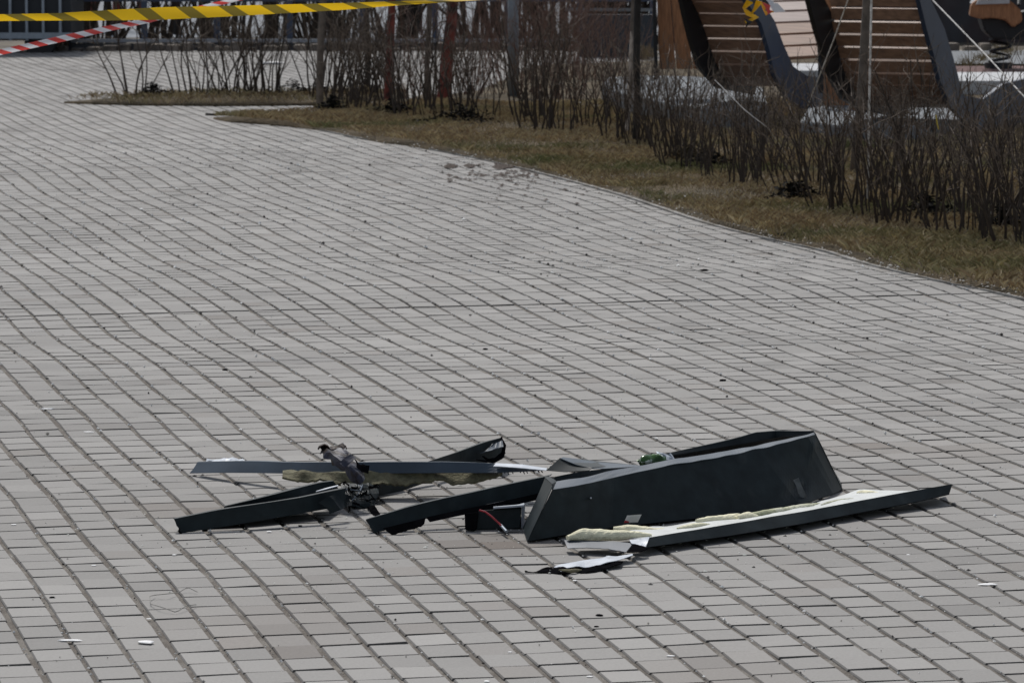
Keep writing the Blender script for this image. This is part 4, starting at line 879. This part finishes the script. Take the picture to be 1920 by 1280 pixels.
# wooden boards
def boards(name, label, quad, Y, nb_, m, th=.05, lean=0.0):
    e_ = tag(empty(name, P(quad[3][0], quad[3][1], Y)), label, 'wood panel')
    (ax, ay), (bx, by), (cx, cy), (dx, dy) = quad
    for i in range(nb_):
        f0, f1 = i / nb_ + .01, (i + 1) / nb_ - .01
        q = [P(ax + (bx - ax) * f0, ay, Y + lean), P(ax + (bx - ax) * f1, by, Y + lean), P(dx + (cx - dx) * f1, cy, Y), P(dx + (cx - dx) * f0, dy, Y)]
        MB().hexa(q, [p + Vector((0, th, 0)) for p in q]).build('board', m, e_, bevel=.003)
    return e_
e_ = boards('upright_boards', 'orange-brown upright wooden boards at the left end of the loungers', [(1230, -60), (1300, -60), (1332, 130), (1236, 130)], 29.2, 3, M_wood)
mb = MB().hexa([P(1222, -60, 29.1), P(1229, -60, 29.1), P(1234, 150, 29.1), P(1227, 150, 29.1)], [P(1222, -60, 29.2), P(1229, -60, 29.2), P(1234, 150, 29.2), P(1227, 150, 29.2)]); mb.build('edge_frame', M_blacksteel, e_)
boards('upright_boards', 'brown upright boards between the two lounger backs', [(1520, -60), (1556, -60), (1600, 200), (1546, 200)], 29.0, 2, M_wood)
boards('upright_boards', 'low orange-brown boards under the right lounger', [(1590, 170), (1690, 170), (1700, 214), (1596, 214)], 28.4, 4, M_wood)
# concrete plinths
def plinth(label, px, hgt, m, name='concrete_plinth', z0=0.0, cat='plinth'):
    q = [G(*p) for p in px]; q = [Vector((p.x, p.y, z0)) for p in q]
    mb = MB().hexa(q, [p + Vector((0, 0, hgt)) for p in q]); return tag(mb.build(name, m, bevel=.008), label, cat)
plinth('curved pale concrete plinth under the left lounger behind the hedge', [(1128, 196), (1150, 212), (1200, 226), (1260, 240), (1330, 252), (1420, 256), (1440, 245), (1430, 205), (1380, 190), (1300, 182), (1200, 180), (1140, 184)], .16, M_concrete)
plinth('pale concrete plinth under the right lounger behind the hedge', [(1500, 262), (1600, 275), (1700, 276), (1790, 262), (1840, 240), (1700, 225), (1520, 225)], .12, M_concrete)
plinth('low white stone kerb on the lawn beside the plinth', [(1035, 208), (1128, 212), (1136, 203), (1035, 201)], .05, M_whitestone, 'stone_kerb', cat='kerb')
plinth('white slab behind the left lounger', [(1450, 165), (1600, 165), (1600, 150), (1450, 150)], .14, M_whitestone, 'stone_slab', cat='slab')
plinth('white slab behind the right lounger, at the right picture edge', [(1780, 186), (2000, 186), (2000, 168), (1780, 168)], .14, M_whitestone, 'stone_slab', cat='slab')
def sheet(name, px, z, m, kind='structure'):
    q = [G(*p) for p in px]; mb = MB(); mb.v = [Vector((p.x, p.y, z)) for p in q]; mb.f = [tuple(range(len(q)))]; return tag(mb.build(name, m), kind=kind)
sheet('playground_path', [(1560, 136), (2200, 136), (2200, 108), (1560, 112)], .075, M_asph)
sheet('playground_surface', [(1400, 160), (2200, 160), (2200, 140), (1400, 142)], .079, M_maroon)

# ------------------------------------------------------------ spring rider
b_ = G(1872, 128, .08); s_ = tag(empty('spring_rider', b_), 'wooden spring rider on a black coil at the upper right corner', 'spring rider')
Yr = b_.y
hx = []
for i in range(90):
    t_ = i / 89; an = t_ * 2 * math.pi * 3.6; c0 = P(1872 + 4 * math.sin(t_ * 3), 126 - 72 * t_, Yr); hx.append(c0 + Vector((math.cos(an) * .085, math.sin(an) * .085, 0)))
MB().tube(hx, .014, 8).build('coil_spring', M_blacksteel, s_, smooth=True)
MB().tube([b_ + Vector((0, 0, 0)), b_ + Vector((0, 0, .05))], .12, 20).build('base', M_blacksteel, s_)
q = [(1838, 30), (1900, 26), (1935, 20), (1940, 60), (1905, 76), (1860, 72), (1846, 58)]
qq = [P(x, y, Yr - .16) for x, y in q]; MB().hexa(qq, [p + Vector((0, .32, 0)) for p in qq]).build('cradle', M_blacksteel, s_, bevel=.012)
q = [(1818, 30), (1822, 8), (1838, -4), (1870, -10), (1898, 4), (1915, 20), (1918, 40), (1900, 52), (1885, 38), (1860, 34), (1838, 36)]
qq = [P(x, y, Yr - .24) for x, y in q]; MB().hexa(qq, [p + Vector((0, .1, 0)) for p in qq]).build('wooden_side', M_wood, s_, bevel=.01)
qq = [P(x, y, Yr + .10) for x, y in q]; MB().hexa(qq, [p + Vector((0, .1, 0)) for p in qq]).build('wooden_side', M_wood, s_, bevel=.01)
qq = [P(1830, 9, Yr - .27), P(1893, 7, Yr - .27), P(1893, -1, Yr - .27), P(1834, 1, Yr - .27)]; MB().hexa(qq, [p + Vector((0, .5, 0)) for p in qq]).build('added_highlight_plank', M_whitestone, s_)  # white plank added as the bright highlight along the log's top
MB().tube([P(1910, 10, Yr - .3), P(1912, -20, Yr - .1), P(1912, -20, Yr + .2)], .015, 8).build('handle', M_blacksteel, s_)

# ------------------------------------------------------------ background
# barred dark enclosure at the left
Yc_ = 41.5
ct = tag(empty('barred_cage', P(60, 104, Yc_)), 'dark barred cage container at the upper left edge', 'cage container')
zb, zt = .12, 1.5; x0 = P(-260, 0, Yc_).x; x1 = P(130, 0, Yc_).x
MB().box((x0, Yc_ + .12, zb), (x1, Yc_ + 1.4, zt)).build('body', mat('dark_body', (.012, .016, .022), .6), ct)
mb = MB()
for k, px in enumerate([-240, -205, -170, -135, -100, -60, -15, 17, 48, 79, 111]):
    xx = P(px, 0, Yc_).x; MB().box((xx - .012, Yc_ + .06, zb), (xx + .012, Yc_ + .1, zt)).build('bar', M_steel, ct)
MB().box((x0, Yc_ + .04, .14), (x1 + .02, Yc_ + .06, .20)).build('lower_rail', M_steel, ct)
wx = P(70, 0, Yc_).x; MB().tube([Vector((wx, Yc_ + .15, .1)), Vector((wx, Yc_ + .4, .1))], .15, 24).build('wheel', M_blacksteel, ct)
# low guard fence
fn = tag(empty('guard_fence', P(400, 100, 42.5)), 'low grey metal guard fence along the far side of the paving', 'fence')
xa = P(132, 0, 42.5).x; xb = P(1225, 0, 42.5).x
zr = P(400, 76, 42.5).z
MB().box((xa, 42.48, zr - .02), (xb, 42.52, zr + .015)).build('rail', mat('pale_rail', (.30, .32, .36), .5), fn)
MB().box((xa, 42.52, zr - .13), (xb, 42.56, zr - .03)).build('rail', mat('dark_rail', (.05, .055, .065), .6), fn)
for k in range(9):
    xx = xa + (xb - xa) * k / 8; MB().box((xx - .03, 42.57, -.05), (xx + .03, 42.63, zr + .4)).build('post', M_navy, fn)
MB().box((xa, 42.9, zr + .38), (xb, 42.94, zr + .42)).build('rail', M_navy, fn)
# low rubble kerb below the fence
mb = MB(); rk = random.Random(3)
for k in range(60):
    xx = P(100, 0, 42).x + k * .16; mb.box((xx, 41.95 + rk.uniform(0, .1), -.05), (xx + rk.uniform(.09, .15), 42.25, rk.uniform(.02, .09)))
tag(mb.build('stone_edging', mat('rough_stone', (.10, .085, .075), .95, var=.5, vscale=9, col2=(.2, .17, .14), c2scale=4, bump=.01), bevel=.01), 'rough brownish stone edging below the far fence', 'edging')
# far strips beyond the fence
def wsheet(name, y0, y1, z, m, xa=-16, xb=22): 
    mb = MB(); mb.v = [Vector((xa, y0, z)), Vector((xb, y0, z)), Vector((xb, y1, z)), Vector((xa, y1, z))]; mb.f = [(0, 1, 2, 3)]; return tag(mb.build(name, m), kind='structure')
wsheet('verge', 42.26, 47.5, -.06, mat('winter_lawn', (.075, .062, .045), .95, var=.4, vscale=2, col2=(.12, .10, .07), c2scale=1.5))
wsheet('road', 47.5, 95, -.055, mat('pale_wet_road', (.17, .185, .205), .9, var=.15, vscale=.6))
# dark trees beyond
farb = [tuple(ME(x, n, m) for x, n, m in zip(shrub_meshes(400 + i, 10, 1.9, .3, thick=3.4), ('stems', 'twigs'), (M_bark, M_bark))) for i in range(4)]
for k in range(34):
    px = rd.uniform(60, 1260); Y = rd.uniform(43.2, 47); q = P(px, 50, Y)
    put_shrub(q.x, Y, -.1, rd.choice(farb), rd.uniform(0, 6), rd.uniform(.8, 1.1), 'tall bare thicket shrub beyond the guard fence', 'thicket shrubs beyond the guard fence', 'thicket_shrub')
for k in range(20):
    px = rd.uniform(100, 1250); Y = rd.uniform(44, 52); b_ = P(px, 60, Y); b_.z = -.1; r_ = rd.uniform(.03, .09)
    red = rd.random() < .12
    mb = MB().tube([b_, b_ + Vector((rd.gauss(0, .05), 0, 1.2)), b_ + Vector((rd.gauss(0, .12), 0, 2.6))], [r_, r_ * .85, r_ * .7], 8)
    tag(mb.build('distant_trunk', M_redpost if red else M_darktrunk), 'reddish distant tree trunk beyond the guard fence' if red else 'dark distant tree trunk beyond the guard fence', 'tree trunk', 'distant trunks beyond the guard fence')
# dark wall behind the red bushes with a pale rail
Yw = 40.5
wl = tag(empty('dark_hoarding', P(1150, 130, Yw)), 'dark blue-grey low hoarding with a pale top rail behind the red bushes', 'hoarding')
MB().hexa([P(1085, 28, Yw), P(1226, 28, Yw), P(1226, 108, Yw), P(1085, 108, Yw)], [p + Vector((0, .12, 0)) for p in (P(1085, 28, Yw), P(1226, 28, Yw), P(1226, 108, Yw), P(1085, 108, Yw))]).build('panel', mat('slate_board', (.03, .036, .046), .7, var=.2), wl)
MB().hexa([P(1060, 15, Yw - .02), P(1228, 16, Yw - .02), P(1228, 22, Yw - .02), P(1060, 21, Yw - .02)], [P(1060, 15, Yw + .06), P(1228, 16, Yw + .06), P(1228, 22, Yw + .06), P(1060, 21, Yw + .06)]).build('rail', M_concrete, wl)
wl = tag(empty('brick_wall', P(1700, 60, 46)), 'low dull red-brown wall far behind the loungers', 'wall')
MB().box((P(1240, 0, 46).x, 46, -.1), (P(2300, 0, 46).x, 46.25, 1.2)).build('wall', mat('dull_brick', (.05, .03, .03), .9, var=.25, vscale=3, col2=(.05, .05, .055), c2scale=1.2), wl)
# rough dry clumps on the lawn behind
M_straw = mat('straw', (.22, .17, .09), .9)
for k in range(26):
    px = rd.uniform(1180, 1900); py = rd.uniform(108, 140); g_ = G(px, py)
    if 1260 < px < 1560: continue
    mb = MB()
    for q in range(70):
        an = rd.uniform(0, 6.28); rr = rd.uniform(0, .14); p = Vector((g_.x + math.cos(an) * rr, g_.y + math.sin(an) * rr, .03)); d_ = Vector((rd.gauss(0, .3), rd.gauss(0, .3), 1)).normalized() * rd.uniform(.05, .16)
        mb.tube([p, p + d_ * .6, p + d_ + Vector((rd.gauss(0, .02), 0, -.01))], [.003, .003, .001], 3, False)
    tag(mb.build('grass_tuft', M_straw), 'dry straw-coloured grass tuft on the lawn behind the loungers', 'grass tuft', 'straw tufts on the back lawn')
def _clr():
    for o in bpy.data.objects:
        if o.parent is None and o.get('category', '').startswith(('metal', 'box', 'scrap', 'can')):
            ms = [c for c in o.children if c.type == 'MESH'] or [o]; m0 = 9; bpy.context.view_layer.update()
            for c in ms:
                for v in c.data.vertices:
                    q = c.matrix_world @ v.co; z = q.z - gzf(q.x, q.y)
                    if z < m0: m0 = z; w_ = (c.name, round(q.x, 2), round(q.y, 2))
            print('CLR', o.name, round(m0, 4), w_)
if False: _clr()
print('verts', sum(len(m.vertices) for m in bpy.data.meshes))
